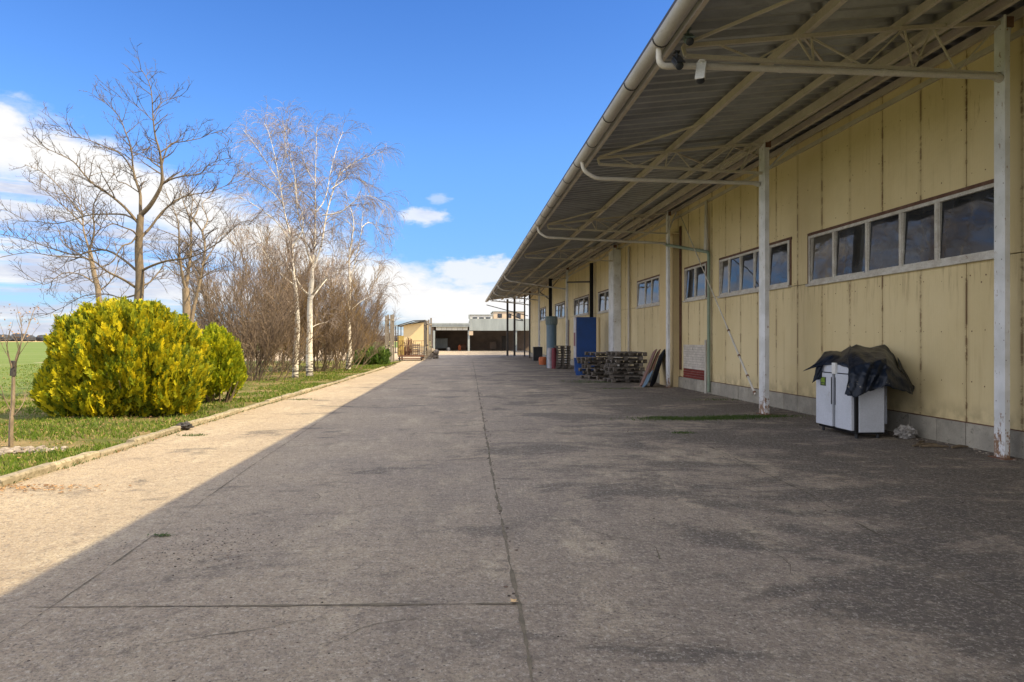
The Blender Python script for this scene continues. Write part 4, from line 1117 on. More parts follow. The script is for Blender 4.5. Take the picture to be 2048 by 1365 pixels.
limbs = [(t0, .09, .06, None), (C_([(470, 1000), (440, 900), (430, 800), (395, 700), (380, 640)], .8), .045, .008, .1),
 (C_([(470, 1000), (495, 900), (488, 780), (520, 700), (600, 600)], -.8), .045, .008, .1), (C_([(480, 1060), (400, 1010), (330, 960), (300, 880), (250, 850)], .8), .03, .008, .1),
 (C_([(435, 870), (370, 800), (300, 740), (200, 660), (150, 640)], .8), .03, .008, .1), (C_([(435, 820), (340, 700), (240, 600), (130, 550)], -.8), .03, .008, .1),
 (C_([(505, 1180), (430, 1130), (330, 1120), (230, 1180), (100, 1100)], -.8), .03, .008, .1), (C_([(515, 1220), (590, 1150), (620, 1050), (600, 950)], .8), .03, .008, .1)]
woody('bare_tree', 'slender bare tree with pale brown trunk left of the tall dark one', (t0[0].x, t0[0].y, 0), limbs, OAK, [MT['bark2'], MT['twigdark']], 'bare trees on the lawn')
# birches
S8 = .2638; S2 = .293
def D8(l, d, dj=0): return tr(l, d, S8, 400, 440, dj)
def D2(l, d, dj=0): return tr(l, d, S2, 440, 220, dj)
t0 = D8([(722, 1240), (725, 1050), (738, 850), (737, 700), (722, 500)], 27.6); t0[0].z = -.05
limbs = [(t0, .13, .075, None), (D8([(722, 500), (707, 380), (700, 250), (685, 120)], 27.6) + D2([(440, 700), (412, 520), (375, 320), (330, 150), (300, 90)], 27.6), .075, .01, .1),
 (D8([(720, 500), (600, 400), (500, 260), (420, 170)], 27.6, -1), .045, .01, .2), (D2([(470, 880), (380, 760), (250, 660), (130, 590)], 27.6, -1.2), .04, .01, .2),
 (D2([(430, 640), (330, 540), (230, 480), (120, 420)], 27.6, 1.2), .035, .01, .15), (D2([(410, 500), (330, 380), (240, 240), (160, 140)], 27.6, 1), .03, .008, .15),
 (D2([(480, 950), (560, 830), (560, 700), (520, 600), (500, 400), (430, 90)], 27.6, 1), .045, .01, .2), (D2([(400, 430), (450, 300), (440, 180), (460, 60)], 27.6, -1), .025, .008, .15),
 (D8([(738, 700), (640, 590), (560, 560), (480, 500)], 27.6, -.8), .025, .008, .2), (D8([(740, 720), (700, 700), (680, 690)], 27.6, -.5), .03, .015, None)]
woody('birch_tree', 'white barked birch leaning slightly left, leftmost of the three birches', (t0[0].x, t0[0].y, 0), limbs, BIR, [MT['birch'], MT['twigbirch']], 'bare birches by the kerb')
t0 = D8([(832, 1215), (828, 1000), (832, 800), (835, 600), (850, 450)], 28.5); t0[0].z = -.05
limbs = [(t0, .15, .09, None), (D8([(850, 450), (858, 300), (870, 150)], 28.5) + D2([(650, 720), (650, 520), (655, 300), (662, 120)], 28.5), .09, .01, .15),
 (D2([(632, 1060), (595, 960), (570, 850), (530, 700), (515, 480), (480, 330)], 28.5, -1), .07, .01, .2), (D2([(640, 1080), (690, 930), (730, 700), (800, 480), (860, 400), (960, 340), (1100, 290)], 28.5, .6), .06, .01, .2),
 (D2([(655, 700), (720, 600), (760, 400), (800, 250), (840, 150)], 28.5, 1.2), .04, .01, .2), (D2([(700, 720), (820, 700), (900, 640), (960, 590), (1060, 600), (1150, 680)], 28.5, -1), .04, .008, .3),
 (D2([(655, 500), (590, 400), (560, 280), (600, 180)], 28.5, -.8), .03, .008, .15), (D2([(760, 540), (860, 470), (900, 430), (1010, 520)], 28.5, 1), .03, .008, .15),
 (D2([(620, 1270), (560, 1220), (490, 1100), (400, 1020), (290, 900), (150, 760)], 28.5, -1), .05, .008, .3), (D2([(625, 1290), (700, 1190), (760, 1120)], 28.5, 1), .05, .012, .3), (D8([(840, 820), (900, 790), (970, 775)], 28.5, .5), .025, .008, .3),
 (D2([(655, 620), (560, 560), (520, 520), (420, 500), (330, 540)], 28.5, 1.4), .03, .008, .2), (D8([(838, 580), (900, 500), (960, 440), (1040, 400)], 28.5, -1), .04, .01, .3)]
woody('birch_tree', 'tallest white birch with thick trunk, middle one of the three birches', (t0[0].x, t0[0].y, 0), limbs, BIR, [MT['birch'], MT['twigbirch']], 'bare birches by the kerb')
t0 = D8([(1120, 1140), (1132, 1000), (1128, 850), (1122, 720), (1130, 560), (1132, 420)], 36.0); t0[0].z = -.05
limbs = [(t0, .14, .08, None), (D8([(1132, 420), (1130, 300), (1150, 150), (1165, 0)], 36) + D2([(870, 620), (860, 560)], 36), .075, .01, .1),
 (D8([(1130, 520), (1180, 300), (1220, 120), (1230, -20)], 36, 1) + D2([(985, 640)], 37), .05, .01, .2), (D8([(1128, 600), (1060, 400), (1010, 200), (1000, 60)], 36, -1), .04, .01, .2), (D8([(1128, 700), (1220, 620), (1330, 560), (1440, 480)], 36, 1), .03, .008, .2),
 (D8([(1125, 660), (1040, 580), (950, 540)], 36, -1), .03, .008, .2), (D8([(1160, 60), (1100, 0), (1060, 60), (1030, 160)], 36, 1), .03, .008, .2), (D8([(1225, 60), (1280, 20), (1340, 60), (1390, 150)], 36, 1), .03, .008, .2), (D8([(1135, 420), (1200, 330), (1290, 300), (1340, 330)], 36, 1), .03, .008, .2)]
BIR3 = [dict(BIR[0], rmin=.012), dict(BIR[1], rmin=.008, dens=4.6), dict(BIR[2], rmin=.007, dens=5)]
woody('birch_tree', 'slender weeping birch nearest the green bush, rightmost of the three birches', (t0[0].x, t0[0].y, 0), limbs, BIR3, [MT['birch'], MT['twigbirch']], 'bare birches by the kerb')
# thickets
THK = [dict(dens=3.8, ang=.5, len=1.5, n=5, wig=.16, grav=.05, rr=.5, rmin=.012, sides=3, up=.25), dict(dens=4.8, ang=.55, len=.8, n=4, wig=.2, grav=.06, rr=.6, rmin=.010, sides=3), dict(dens=3.6, ang=.6, len=.45, n=3, wig=.2, grav=.05, rr=.6, rmin=.009, sides=3)]
def thicket(px, py, d, h, spread, n, label, mats, lean=0):
    n = int(n * 1.9); h *= 1.25
    b = P3(px, 700, d); b.z = 0; limbs = []
    for i in range(n):
        a = rng.uniform(0, 6.283); r_ = rng.uniform(0, .35) * spread * .5; st = b + Vector((math.cos(a) * r_, math.sin(a) * r_, -.05))
        tilt = rng.uniform(.05, .55) * spread / 2.2
        dr = Vector((math.cos(a) * tilt + lean, math.sin(a) * tilt, 1))
        L_ = h * rng.uniform(.6, 1.05) * (1 - .25 * tilt)
        if i % 3 == 0: L_ *= .45; dr = Vector((math.cos(a) * .9, math.sin(a) * .9, 1)); st = b + Vector((math.cos(a), math.sin(a), 0)) * rng.uniform(0, spread * .7)
        P = walk(st, dr, L_, 7, .07, .02); limbs.append((P, rng.uniform(.02, .042), .009, .12))
    return woody('bare_shrub', label, b, limbs, THK, mats, 'bare thicket behind the birches', 'shrub', parts=('stems', 'twigs'))
dk = [MT['bark'], MT['twigbrown']]; ol = [MT['bark2'], MT['twigolive']]
thicket(505, 0, 25.5, 4.4, 2.6, 16, 'dense brown leafless shrub beside the smaller golden bush', dk)
thicket(560, 0, 33, 6.0, 2.6, 13, 'ochre leafless shrub behind the left birch trunk', ol)
thicket(640, 0, 34, 4.6, 2.8, 14, 'tangled brown shrub behind the gap between middle and right birch', dk)
thicket(672, 0, 37, 5.6, 3.0, 13, 'ochre brown shrub just left of the right birch trunk', ol)
thicket(722, 0, 52, 5.4, 3.0, 17, 'fan shaped reddish brown shrub behind the round green bush', [MT['bark2'], MT['twigbrown']])
thicket(455, 0, 31, 5.0, 3.0, 12, 'leafless shrub behind the small golden bush', dk)
thicket(600, 0, 46, 6.5, 4.2, 14, 'farthest leafless shrub seen between the two left birches', dk)
#thicket(770, 0, 60, 4.5, 2.4, 8, 'brown shrub beside the tall gate timbers', [MT['bark2'], MT['twigbrown']])
thicket(700, 0, 55, 5.5, 4.2, 12, 'far brown shrub behind the right birch', dk)
# sapling
b = gp(22, 898); sp = [b + Vector((0, 0, -.02)), P3(22, 850, b.y), P3(27, 800, b.y), P3(28, 735, b.y)]
sp = [Vector(q_) for q_ in sp]
SAP = [dict(m=0, dens=4.0, ang=.55, len=.5, n=5, wig=.14, grav=.04, rr=.5, rmin=.005, sides=4, up=.3), dict(m=0, dens=5, ang=.6, len=.22, n=3, wig=.2, grav=.03, rr=.6, rmin=.003, sides=3)]
dS = P3(0, 0, 1); bd = 9.95
limbs = [([b + Vector((0, 0, -.03)), P3(22, 850, bd), P3(26, 800, bd), P3(27, 735, bd)], .036, .022, None),
 ([P3(27, 740, bd), P3(34, 710, bd), P3(45, 680, bd), P3(58, 650, bd + .2), P3(66, 625, bd + .3)], .015, .004, .15), ([P3(26, 745, bd), P3(18, 715, bd - .1), P3(14, 690, bd - .2), P3(20, 660, bd - .3)], .015, .004, .1),
 ([P3(24, 835, bd), P3(38, 820, bd), P3(50, 800, bd + .2), P3(58, 785, bd + .2)], .010, .003, .2), ([P3(24, 825, bd), P3(10, 800, bd - .1), P3(2, 775, bd - .2), P3(-6, 760, bd - .2)], .010, .003, .2),
 ([P3(28, 738, bd), P3(40, 700, bd - .2), P3(44, 660, bd - .2), P3(40, 630, bd - .2)], .010, .003, .1)]
e = woody('sapling', 'young staked sapling with a few dry leaves at the left edge of the lawn', (b.x, b.y, 0), limbs, SAP, [MT['bark2'], MT['twigdark']], cat='sapling')
mb = MB(); mb.tube([P3(26, 752, bd), P3(28, 722, bd)], [.042, .035], 10); mb.build('cut_stub', MT['darkmetal'], e)
mb = MB()
for k in range(70):
    p = P3(rng.uniform(0, 78), rng.uniform(608, 690), bd + rng.uniform(-.3, .4)); a = nrm() * .018; b2 = nrm(); b2 = (b2 - a.normalized() * b2.dot(a.normalized())).normalized() * .010
    mb.add([p - a, p + b2, p + a, p - b2], [(0, 1, 2, 3)])
mb.build('dry_leaves', MT['leafdead'], e)
# stone ring by the sapling
mb = MB(); c0 = gp(25, 912)
for k in range(160):
    r_ = rng.uniform(.012, .045); x = c0.x + rng.gauss(0, .26); y = c0.y + rng.gauss(0, .13)
    blob(mb, (x, y, .06 + r_ * .4), r_, (1.2, 1, .6), .5, k, 4)
tagt(mb.build('rubble', MT['stone']), kind='stuff', label='small heap of broken stones round the sapling foot', cat='rubble')

# ------------------------------------------------------------------ evergreen bushes
def sprays(cx, cy, rx, ry, rz, zc, n, size, seed, leaflets=7, bulge=.18, floor=.02):
    g = np.random.default_rng(seed); V = []; Fc = []
    i = 0
    for _ in range(n):
        # direction on the sphere
        z = g.uniform(-.75, 1); a = g.uniform(0, 2 * math.pi); s = math.sqrt(1 - z * z); dr = Vector((s * math.cos(a), s * math.sin(a), z))
        lump = 1 + bulge * mnoise.noise(Vector((dr.x * 2.2 + seed, dr.y * 2.2, dr.z * 2.2))) + .10 * mnoise.noise(Vector((dr.x * 6, dr.y * 6 + seed, dr.z * 6)))
        gap = mnoise.noise(Vector((dr.x * rx * 2.6 + seed, dr.y * ry * 2.6, dr.z * rz * 1.7)))
        if gap < -.22 and g.random() < .75: continue
        rad = (g.uniform(.90, 1.0) - max(0, -.05 - gap) * 1.5) * lump if g.random() < .78 else g.uniform(.6, .85) * lump
        base = Vector((cx + dr.x * rx * rad, cy + dr.y * ry * rad, zc + dr.z * rz * rad))
        if base.z < floor: base.z = floor + abs(g.normal(0, .05))
        upd = (dr * .55 + Vector((0, 0, .9)) + Vector((g.normal(0, .25), g.normal(0, .25), g.normal(0, .15)))).normalized()
        side = upd.cross(Vector((g.normal(), g.normal(), g.normal()))).normalized()
        nn = upd.cross(side)
        L_ = size * g.uniform(.6, 1.3)
        base = base - upd * L_ * .5
        st0 = i
        for k in range(leaflets + 1):
            u = k / leaflets; V.append((base + upd * (L_ * u) + nn * L_ * .12 * u * u)[:])
        i += leaflets + 1
        w_ = g.uniform(.8, 1.2)
        for k in range(leaflets):
            u = (k + .5) / leaflets; p = Vector(V[st0 + k])
            ll = L_ * (.12 + .30 * (1 - u) * min(1, u * 3 + .3)) * w_
            for sg in (-1, 1):
                l2 = ll * g.uniform(.65, 1.25)
                ld = (upd * 1.0 + side * sg * .85 + nn * g.normal(0, .30)).normalized()
                tip = p + ld * l2; tw = upd * L_ / leaflets * .75
                V += [tip[:], (tip + tw)[:]]
                Fc.append((st0 + k, i, i + 1, st0 + k + 1) if sg > 0 else (st0 + k + 1, i + 1, i, st0 + k)); i += 2
    return np.array(V), np.array(Fc)
def thuja(name, label, c0, rx, ry, rz, zc, n, size, mat, seed, extra=()):
    e = empty(name, (c0.x, c0.y, 0), label, 'bush')
    V, Fc = sprays(c0.x, c0.y, rx, ry, rz, zc, n, size, seed)
    for (ox, oy, oz, ex, ey, ez, m) in extra:
        v2, f2 = sprays(c0.x + ox, c0.y + oy, ex, ey, ez, oz, m, size, seed + 3, bulge=.15); Fc = np.vstack([Fc, f2 + len(V)]); V = np.vstack([V, v2])
    npmesh('foliage', V, Fc, mat, e)
    mb = MB()
    for k in range(26):
        a = rng.uniform(0, 6.28); P = walk(Vector((c0.x + .25 * math.cos(a), c0.y + .2 * math.sin(a), -.05)), Vector((math.cos(a) * rx, math.sin(a) * ry, 1.1)), min(rx, rz) * 1.15, 6, .1, .06)
        mb.tube(P, [.035 * (1 - j / 8) for j in range(7)], 6)
    mb.build('stems', MT['bark'], e, smooth=True)
    return e
cb_ = P3(260, 700, 14.3)
thuja('golden_bush', 'large round golden yellow conifer bush on the lawn by the kerb', cb_, 1.42, 1.40, 1.30, 1.06, 19000, .215, MT['thuja'], 4, extra=((-.90, -.45, .62, .62, .6, .62, 2200), (.92, -.35, .75, .72, .7, .82, 2400), (-.3, -.5, .6, 1.1, .8, .68, 2200)))
cb2 = P3(434, 700, 17.0)
thuja('golden_bush', 'smaller upright green gold conifer bush tucked right behind the large one', cb2, .60, .62, .98, .92, 6500, .19, MT['thuja2'], 9)
# round green broadleaf bush by the gate
gb = P3(745, 700, 43.0)
V, Fc = sprays(gb.x, gb.y, 1.12, .9, .66, .44, 2600, .24, 21, leaflets=5, bulge=.25)
e = empty('green_bush', (gb.x, gb.y, 0), 'low round dark green bush near the tall gate timbers', 'bush')
npmesh('foliage', V, Fc, MT['bushgreen'], e)
mb = MB()
for k in range(10):
    a = rng.uniform(0, 6.28); mb.tube(walk(Vector((gb.x, gb.y, -.02)), Vector((math.cos(a), math.sin(a), 1)), .8, 4, .1, .05), [.03, .025, .02, .015, .01], 5)
mb.build('stems', MT['bark'], e)

# ------------------------------------------------------------------ grass blades
def blades(name, pts, hmin, hmax, mat, lean=.5, wd=.005, label=None):
    n = len(pts); g = nrg; h = g.uniform(hmin, hmax, n) * (.6 + .8 * g.random(n) ** 2); a = g.uniform(0, 2 * np.pi, n); la = g.uniform(0, 2 * np.pi, n); le = g.uniform(.1, lean, n) * h
    sx = np.cos(a) * wd; sy = np.sin(a) * wd; ax, ay, az_ = pts[:, 0], pts[:, 1], pts[:, 2]
    lx = np.cos(la) * le; ly = np.sin(la) * le
    V = np.stack([np.stack([ax - sx, ay - sy, az_], 1), np.stack([ax + sx, ay + sy, az_], 1), np.stack([ax + sx * .7 + lx * .4, ay + sy * .7 + ly * .4, az_ + h * .6], 1), np.stack([ax - sx * .3 + lx, ay - sy * .3 + ly, az_ + h], 1)], 1).reshape(-1, 3)
    Fc = np.arange(n * 4).reshape(n, 4)
    o = npmesh(name, V, Fc, mat); tagt(o, label or 'short green grass growing on the lawn beside the kerb', 'grass', kind='stuff'); return o
pts = []
while len(pts) < 110000:
    y = 4.5 + 42 * rng.random() ** 1.9; x = kx(min(y, YE)) - .13 - (7 + y * .35) * rng.random() ** 1.25
    dn = mnoise.noise(Vector((x * .7, y * .7, 0))) + .5 * mnoise.noise(Vector((x * 2.4, y * 2.4, 4)))
    if kx(min(y, YE)) - x > 1.6 + dn and y > 18 and rng.random() < .8: continue
    if rng.random() < .5 + dn * 1.3: pts.append((x, y, lz(x, y) - .005))
P_ = np.array(pts); wds = .004 + .0006 * P_[:, 1]
blades('grass', P_, .03, .075, MT['grass'], .8, wds)
# weeds on paving and round the kerb
def tuft(px, py, n, r_, h_, name='weeds', ell=1.0):
    c0 = gp(px, py); return [(c0.x + rng.gauss(0, r_ * ell), c0.y + rng.gauss(0, r_), .0) for _ in range(n)]
pts = []
for (px, py, n, r_, el) in ((1400, 838, 3200, .14, 4.5), (1500, 834, 1800, .09, 5), (1330, 836, 400, .05, 4), (1190, 765, 500, .25, 2), (1150, 762, 200, .3, 1.5), (1366, 867, 140, .05, 2), (385, 872, 130, .04, 3), (600, 800, 150, .1, 2), (1440, 800, 250, .15, 3), (1230, 778, 300, .1, 4)):
    pts += tuft(px, py, n, r_, .05, ell=el)
for s in range(2600):
    y = rng.uniform(3, 45); pts.append((kx(min(y, YE)) + abs(rng.gauss(0, .03)) * (1 if mnoise.noise(Vector((y * .8, 0, 0))) > 0 else .1), y, 0))
o = blades('weeds', np.array(pts), .012, .045, MT['weed'], 1.2, .006, 'low weeds growing in the paving joints')
# small green weed in the foreground
c0 = gp(321, 1073); e_v = []; e_f = []
mb = MB()
for k in range(60):
    p = c0 + Vector((rng.gauss(0, .045), rng.gauss(0, .02), .012)); a = nrm(); a.z = abs(a.z) * .6; a = a * .02; b2 = a.cross(Vector((0, 0, 1))).normalized() * .006
    mb.add([p - a, p + b2, p + a, p - b2], [(0, 1, 2, 3)])
o = mb.build('weed_sprig', MT['weed']); tagt(o, 'small green sprig lying on the shaded concrete near the sunlit strip', 'plant')
# fallen leaf at the joint crossing and gravel grit
def leaf_mesh(mb, c0, r_, seed):
    zb = c0[2]; a0 = rng.uniform(0, 6.28); n = 10; vs = [Vector((c0[0], c0[1], zb + .012))]
    for k in range(n):
        a = a0 + k * 6.283 / n; rr = r_ * (1 if k % 2 else .45); vs.append(Vector((c0[0] + rr * math.cos(a), c0[1] + rr * math.sin(a), zb + .008 + rng.random() * .014)))
    mb.add(vs, [(0, 1 + k, 1 + (k + 1) % n) for k in range(n)])
c0 = gp(1027, 1207); mb = MB(); leaf_mesh(mb, c0, .035, 1); o = mb.build('fallen_leaf', worn('tan_leaf', (.55, .38, .2), (.45, .3, .15), 10, .8)); tagt(o, 'tan lobed leaf lying where the two paving joints meet', 'leaf')
mb = MB()
for k in range(520):
    if k < 90: py = 980 + 400 * rng.random(); px = rng.uniform(-50, 2100)
    elif k < 290: py = rng.gauss(1090, 30); px = rng.gauss(430, 90) - (py - 1090) * 1.6
    else: py = 860 + 180 * rng.random() ** 2; px = rng.uniform(1250, 2080)
    c0 = gp(px, py); r_ = rng.uniform(.0025, .0065) * (1 if k < 290 else 1.3)
    blob(mb, (c0.x, c0.y, r_ * .3), r_, (1.5, 1, .6), .5, k, 3)
for k in range(90):
    u = rng.random(); c0 = gp(1035, 1208).lerp(gp(955, 760), u) + Vector((rng.gauss(0, .03), 0, 0)); blob(mb, (c0.x, c0.y, .003), rng.uniform(.004, .012), (1.5, 1, .6), .5, k, 3)
tagt(mb.build('grit', worn('grit_mix', (.05, .04, .035), (.12, .08, .06), 3, .9, island=1.2)), 'dark grit and twig crumbs scattered on the paving', 'grit', kind='stuff')
mb = MB()
for k in range(2600):
    if k < 150: c0 = gp(rng.gauss(60, 70), 972 + abs(rng.gauss(0, 7)))
    elif k > 420: y = 5 + 30 * rng.random() ** 1.5; x = kx(min(y, YE)) - .2 - 4 * rng.random(); c0 = Vector((x, y, lz(x, y) + .03))
    else: y = rng.uniform(6, 40); c0 = Vector((kx(min(y, YE)) + abs(rng.gauss(0, .08)), y, 0))
    leaf_mesh(mb, c0, rng.uniform(.01, .028), k)
tagt(mb.build('leaf_litter', MT['leafdead']), 'brown leaf litter gathered along the kerb foot', 'leaves', kind='stuff')
mb = MB()
for k in range(260):
    s_0 = rng.uniform(4, 24); q_ = W((-.07 - abs(rng.gauss(0, .16)), s_0, 0)); blob(mb, (q_.x, q_.y, .004), rng.uniform(.006, .022), (1.6, 1, .5), .5, k, 3)
tagt(mb.build('rubble', MT['stone']), 'broken mortar crumbs along the foot of the block plinth', 'rubble', kind='stuff')

# ------------------------------------------------------------------ far end: gate timbers, cart, sheds
def timbers(px0, px1, ytop, ybot, d, label, n=3):
    e = empty('timber_rack', tuple(gp((px0 + px1) / 2, ybot))[:2] + (0,), label, 'rack')
    for i in range(n):
        px = px0 + (px1 - px0) * i / (n - 1); p = P3(px, ybot, d + (i % 2) * .5); pt = P3(px + rng.uniform(-1, 1), ytop + rng.uniform(-3, 5), d + (i % 2) * .5); p.z = 0
        mb = MB(); mb.beam(p, pt, .13, .13); mb.build('upright', MT['weathwood'], e)
    for z in (.35, .87):
        a = P3(px0 - 1, 680, d); b = P3(px1 + 1, 680, d + .5); zz = z * (EH + (HZ - ytop) * d / F)
        mb = MB(); mb.beam((a.x, a.y - .1, zz), (b.x, b.y - .1, zz), .08, .1); mb.build('cross_rail', MT['weathwood'], e)
    return e
timbers(772, 787, 627, 718, 47, 'tall grey timber uprights left of the flat cart', 4)
timbers(850, 862, 639, 714, 56, 'tall grey timber uprights right of the flat cart', 4)
# flat cart with frame
a = gp(796, 722); b = gp(848, 721); d_ = a.y
e = empty('flat_cart', ((a.x + b.x) / 2, d_ + 1, 0), 'flat steel cart with an open arched frame standing in the sun', 'cart')
mb = MB(); mb.box((a.x, d_, .30), (b.x, d_ + 2.6, .40)); mb.box((a.x, d_, .12), (b.x, d_ + .06, .2)); mb.build('deck', MT['rust'], e)
for px in (800, 843):
    for yy in (d_ + .15, d_ + 2.3):
        p = P3(px, 700, d_); mb = MB(); mb.tube([(p.x - .05, yy, .18), (p.x + .05, yy, .18)], .18, 14); mb.build('wheel', MT['blackplastic'], e)
mb = MB(); zt = [EH + (HZ - v) * 52 / F for v in (651, 643, 641)]
q0 = P3(796, 700, 52).x; q1 = P3(848, 700, 52).x; qm = q0 + (q1 - q0) * .6
for yy in (d_ + .05, d_ + 2.5):
    mb.beam((q0, yy, .4), (q0, yy, zt[0]), .06, .06); mb.beam((q1, yy, .4), (q1, yy, zt[2]), .06, .06); mb.beam((q0, yy, zt[0]), (qm, yy, zt[1] + .05), .06, .06); mb.beam((qm, yy, zt[1] + .05), (q1, yy, zt[2]), .06, .06)
for xx, zz in ((q0, zt[0]), (q1, zt[2])): mb.beam((xx, d_ + .05, zz), (xx, d_ + 2.5, zz), .06, .06)
mb.build('frame', MT['darkmetal'], e)
mb = MB()
for k in range(13):
    x = q0 + (q1 - q0) * k / 12; mb.beam((x, d_ + .04, .4), (x + rng.uniform(-.05, .05), d_ + .04, rng.uniform(1.3, 1.7)), .035, .035)
for zz in (.75, 1.15, 1.5): mb.beam((q0, d_ + .0, zz), (q1, d_ + .0, zz + rng.uniform(-.08, .08)), .035, .035)
mb.build('cage', MT['rust'], e)
for k, (px, hh, mt, lb, nm) in enumerate(((801, 1.5, MT['yellowpaint'], 'yellow sheet panel standing at the left end of the flat cart', 'sheet_panel'), (812, 1.0, MT['rust'], 'rusty bundle of bars standing left on the flat cart', 'bar_bundle'), (820, 1.3, MT['rust'], 'taller rusty bar bundle in the middle of the flat cart', 'bar_bundle'), (832, .9, MT['weathwood'], 'pale crate of scrap standing right on the flat cart', 'crate'), (843, .7, MT['cement'], 'low cement coloured crate at the right end of the cart', 'crate'))):
    p = P3(px, 700, d_ + .5); mb = MB()
    if nm == 'sheet_panel': mb.box((p.x - .25, p.y + .1, .41), (p.x + .25, p.y + .16, hh + .41))
    elif nm == 'bar_bundle':
        for j in range(14): x = p.x + rng.uniform(-.2, .2); y = p.y + rng.uniform(0, .5); mb.tube([(x, y, .41), (x + rng.uniform(-.12, .12), y + rng.uniform(-.1, .1), .41 + hh * rng.uniform(.5, 1.1))], .025, 5)
    else:
        for j in range(5):
            z = .41 + j * hh / 5; mb.box((p.x - .3, p.y, z), (p.x + .3, p.y + .03, z + hh / 8)); mb.box((p.x - .3, p.y + .5, z), (p.x + .3, p.y + .53, z + hh / 8)); mb.box((p.x - .3, p.y + .03, z), (p.x - .27, p.y + .5, z + hh / 8)); mb.box((p.x + .27, p.y + .03, z), (p.x + .3, p.y + .5, z + hh / 8))
        for sx in (-.29, .26): mb.box((p.x + sx, p.y + .031, .41), (p.x + sx + .03, p.y + .06, .41 + hh))
    o = mb.build(nm, mt); tagt(o, lb, nm.split('_')[-1])
p = P3(857, 700, 58); p.z = 0; mb = MB()
for k in range(26): blob(mb, (p.x + rng.uniform(-.5, .7), p.y + rng.uniform(-.4, .4), rng.uniform(.05, .75)), rng.uniform(.12, .25), (1, 1, .8), .5, k, 6)
tagt(mb.build('scrap_pile', MT['stone']), 'heap of pale scrap at the foot of the right timber uprights', 'scrap', kind='stuff')

# yellow shed on the left
dS_ = 82
def PX(px, d): return P3(px, 700, d).x
def ZZ(py, d): return EH + (HZ - py) * d / F
e = empty('yellow_shed', (PX(830, dS_), dS_, 0), 'small yellow rendered shed with a sloping thin roof left of the open garage', 'shed')
xa, xb = PX(808, dS_), PX(851, dS_)
mb = MB(); z1, z2 = ZZ(651, dS_), ZZ(645, dS_)
mb.add([(xa, dS_, 0), (xb, dS_, 0), (xb, dS_, z2), (xa, dS_, z1), (xa, dS_ + 8, 0), (xb, dS_ + 8, 0), (xb, dS_ + 8, z2), (xa, dS_ + 8, z1)], [(0, 1, 2, 3), (5, 4, 7, 6), (4, 0, 3, 7), (1, 5, 6, 2), (3, 2, 6, 7)]); mb.build('wall', MT['creamwall'], e)
mb = MB(); mb.beam((xa - 1.0, dS_ - .6, z1 - .12), (xb, dS_ - .6, z2 + .2), .1, .12); mb.add([(xa - 1.0, dS_ - .6, z1 - .05), (xb + .1, dS_ - .6, z2 + .25), (xb + .1, dS_ + 8, z2 + .25), (xa - 1, dS_ + 8, z1 - .05), (xa - 1.0, dS_ - .6, z1 - .1), (xb + .1, dS_ - .6, z2 + .2), (xb + .1, dS_ + 8, z2 + .2), (xa - 1, dS_ + 8, z1 - .1)], [(0, 1, 2, 3), (7, 6, 5, 4), (0, 3, 7, 4), (1, 5, 6, 2)]); mb.build('roof', MT['greysheet'], e)
mb = MB(); mb.box((xa - .95, dS_ - .5, 0), (xa - .85, dS_ - .4, z1 - .1)); mb.build('post', MT['darkmetal'], e)
# open fronted garage facing the yard
dG = 97.0
e = empty('open_garage', (PX(950, dG), dG, 0), 'long open fronted garage with pale and grey fascia across the far yard end', 'garage')
xl, xm, xr, xq = PX(868, dG), PX(938.5, dG), PX(1034, dG), PX(1060, dG)
zo = ZZ(661, dG); zt1 = ZZ(647, dG); zt2 = ZZ(638, dG)
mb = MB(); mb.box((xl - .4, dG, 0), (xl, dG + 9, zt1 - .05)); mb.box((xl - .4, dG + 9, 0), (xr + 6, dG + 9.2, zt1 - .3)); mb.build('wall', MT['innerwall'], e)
mb = MB(); n = 6
for k in range(n): a_ = xl + .3 + (xm - xl - .5) * k / n; b_ = xl + .3 + (xm - xl - .5) * (k + 1) / n; mb.box((a_ + .02, dG - .05, zo), (b_ - .02, dG + .05, zt1 - .55))
mb.build('fascia', MT['lightpanel'], e)
mb = MB(); mb.box((xl - .6, dG - .35, zt1 - .5), (xm, dG + 9.4, zt1 - .28)); mb.box((xl - .62, dG - .4, zt1 - .22), (xm - .02, dG - .2, zt1)); mb.box((xl - .6, dG - .34, zt1 - .274), (xm - .02, dG + 9.38, zt1 - .1)); mb.build('roof', MT['greysheet'], e)
mb = MB(); mb.box((xm, dG - .4, zo - .05), (xr + 2.5, dG + .1, zt2)); mb.box((xm, dG + .1, zt2 - .4), (xr + 6, dG + 9.3, zt2 - .2))
mb.build('sheet_fascia', MT['greysheet'], e)
mb = MB(); mb.box((xm - .12, dG - .42, zt2 - .02), (xm + .1, dG - .2, zt2 + .55)); mb.build('vent', MT['greysheet'], e)
for px in (868.5, 937.5, 1032): x = PX(px, dG); mb = MB(); mb.box((x - .14, dG - .3, 0), (x + .14, dG - .06, zo - .06)); mb.build('post', MT['greysheet'], e)
mb = MB(); mb.box((PX(938, dG), dG - .5, ZZ(671, dG)), (PX(946, dG), dG - .44, ZZ(663, dG))); mb.build('sign_plate', MT['beigewall'], e)
mb = MB(); mb.box((xr + 2.5, dG - 12, 0), (xr + 6.5, dG - .5, ZZ(652, dG))); mb.build('side_wing', MT['creamwall'], e)
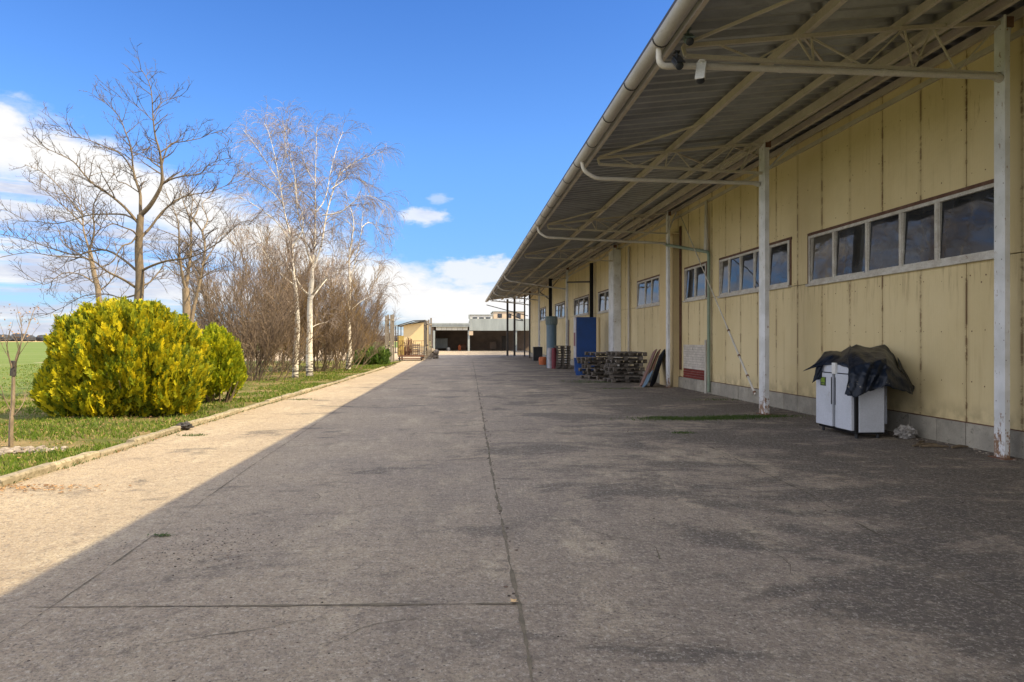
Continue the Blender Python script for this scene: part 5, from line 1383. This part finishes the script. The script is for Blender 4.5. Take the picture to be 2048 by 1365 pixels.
# stored things inside garage
def sbox(name, px0, px1, py0, py1, d, dep, mt, label, cat, bev=.03):
    mb = MB(); x0, x1 = PX(px0, d), PX(px1, d); z1_ = ZZ(py0, d); z0_ = max(0, ZZ(py1, d)); h = z1_ - z0_
    mb.box((x0, d, z0_ + h * .18), (x1, d + dep, z1_)); mb.box((x0 + .06, d + .05, z0_), (x0 + .2, d + dep - .05, z0_ + h * .179)); mb.box((x1 - .2, d + .05, z0_), (x1 - .06, d + dep - .05, z0_ + h * .179)); mb.box((x0 - .03, d - .03, z1_ + .001), (x1 + .03, d + dep + .03, z1_ + .06))
    tagt(mb.build(name, mt, bevel=bev), label, cat)
sbox('storage_cabinet', 872, 895, 678, 702, 103, 1.4, MT['greysheet'], 'low grey cabinet inside the left garage bay', 'cabinet')
sbox('storage_cabinet', 1004, 1012, 673, 702, 104, 1, MT['darkmetal'], 'dark narrow cabinet inside the right garage bay', 'cabinet')
sbox('workbench', 918, 932, 689, 702, 103, 1, MT['rust'], 'rusty workbench inside the left garage bay by the post', 'workbench')
sbox('storage_cabinet', 980, 992, 684, 702, 104, 1, MT['innerwall'], 'brown low cabinet inside the right garage bay', 'cabinet')
for (px, mt, lb, h) in ((897, MT['whiteplastic'], 'small white canister on the garage floor', .5), (919, MT['orange'], 'orange drum standing in the left garage bay', .85)):
    p = P3(px, 700, 100); mb = MB(); mb.lathe((p.x, p.y, 0), [(.2, 0), (.24, .05), (.24, h * .8), (.12, h * .92), (.1, h)], 14); tagt(mb.build('drum', mt, smooth=True), lb, 'drum')
# buildings farther behind
for (x0, x1, yt, d, mt, lb, rl) in ((941, 985, 631, 118, MT['whitewall'], 'white flat roofed building rising behind the grey fascia', .0), (987, 1050, 624, 124, MT['beigewall'], 'beige building block seen under the canopy corner', .35)):
    xx0, xx1 = PX(x0, d), PX(x1, d); zz = ZZ(yt, d); e = empty('far_building', ((xx0 + xx1) / 2, d, 0), lb, 'building')
    mb = MB(); mb.box((xx0, d, 0), (xx1, d + 10, zz)); mb.build('wall', mt, e)
    mb = MB(); mb.box((xx0 - .15, d - .15, zz + .002), (xx1 + .15, d + 10.15, zz + .14)); mb.build('roof', MT['greysheet'], e)
    for k in range(3): xw = xx0 + (xx1 - xx0) * (.2 + .3 * k); mb = MB(); mb.box((xw - .4, d - .03, zz - 1.1), (xw + .4, d - .003, zz - .35)); mb.build('window', MT['glass'], e)
# distant wood along the horizon
V = []; Fc = []; mb = MB()
for row in range(2):
    N = 260; y0 = 760 + row * 60; 
    for i in range(N):
        x = -1500 + 2400 * i / N; h = 6 + 5 * abs(mnoise.noise(Vector((i * .21, row * 5, 0)))) + 1.5 * rng.random(); blob(mb, (x, y0 + rng.uniform(-10, 10), h * .35), h * .75, (1.3, 1, .75), .4, i, 5)
tagt(mb.build('distant_wood', worn('distant_wood_leafless', (.055, .06, .075), (.04, .045, .06), .05, 1, bump=0, vec='geo')), 'dark low line of distant woodland along the horizon', 'woodland', kind='stuff')

# ------------------------------------------------------------------ render settings
scene.view_settings.view_transform = 'Standard'; scene.view_settings.look = 'None'
scene.view_settings.exposure = 0.86; scene.view_settings.gamma = 1
scene.render.engine = 'CYCLES'
scene.cycles.max_bounces = 6; scene.cycles.diffuse_bounces = 4; scene.cycles.transparent_max_bounces = 4
scene.cycles.use_adaptive_sampling = True
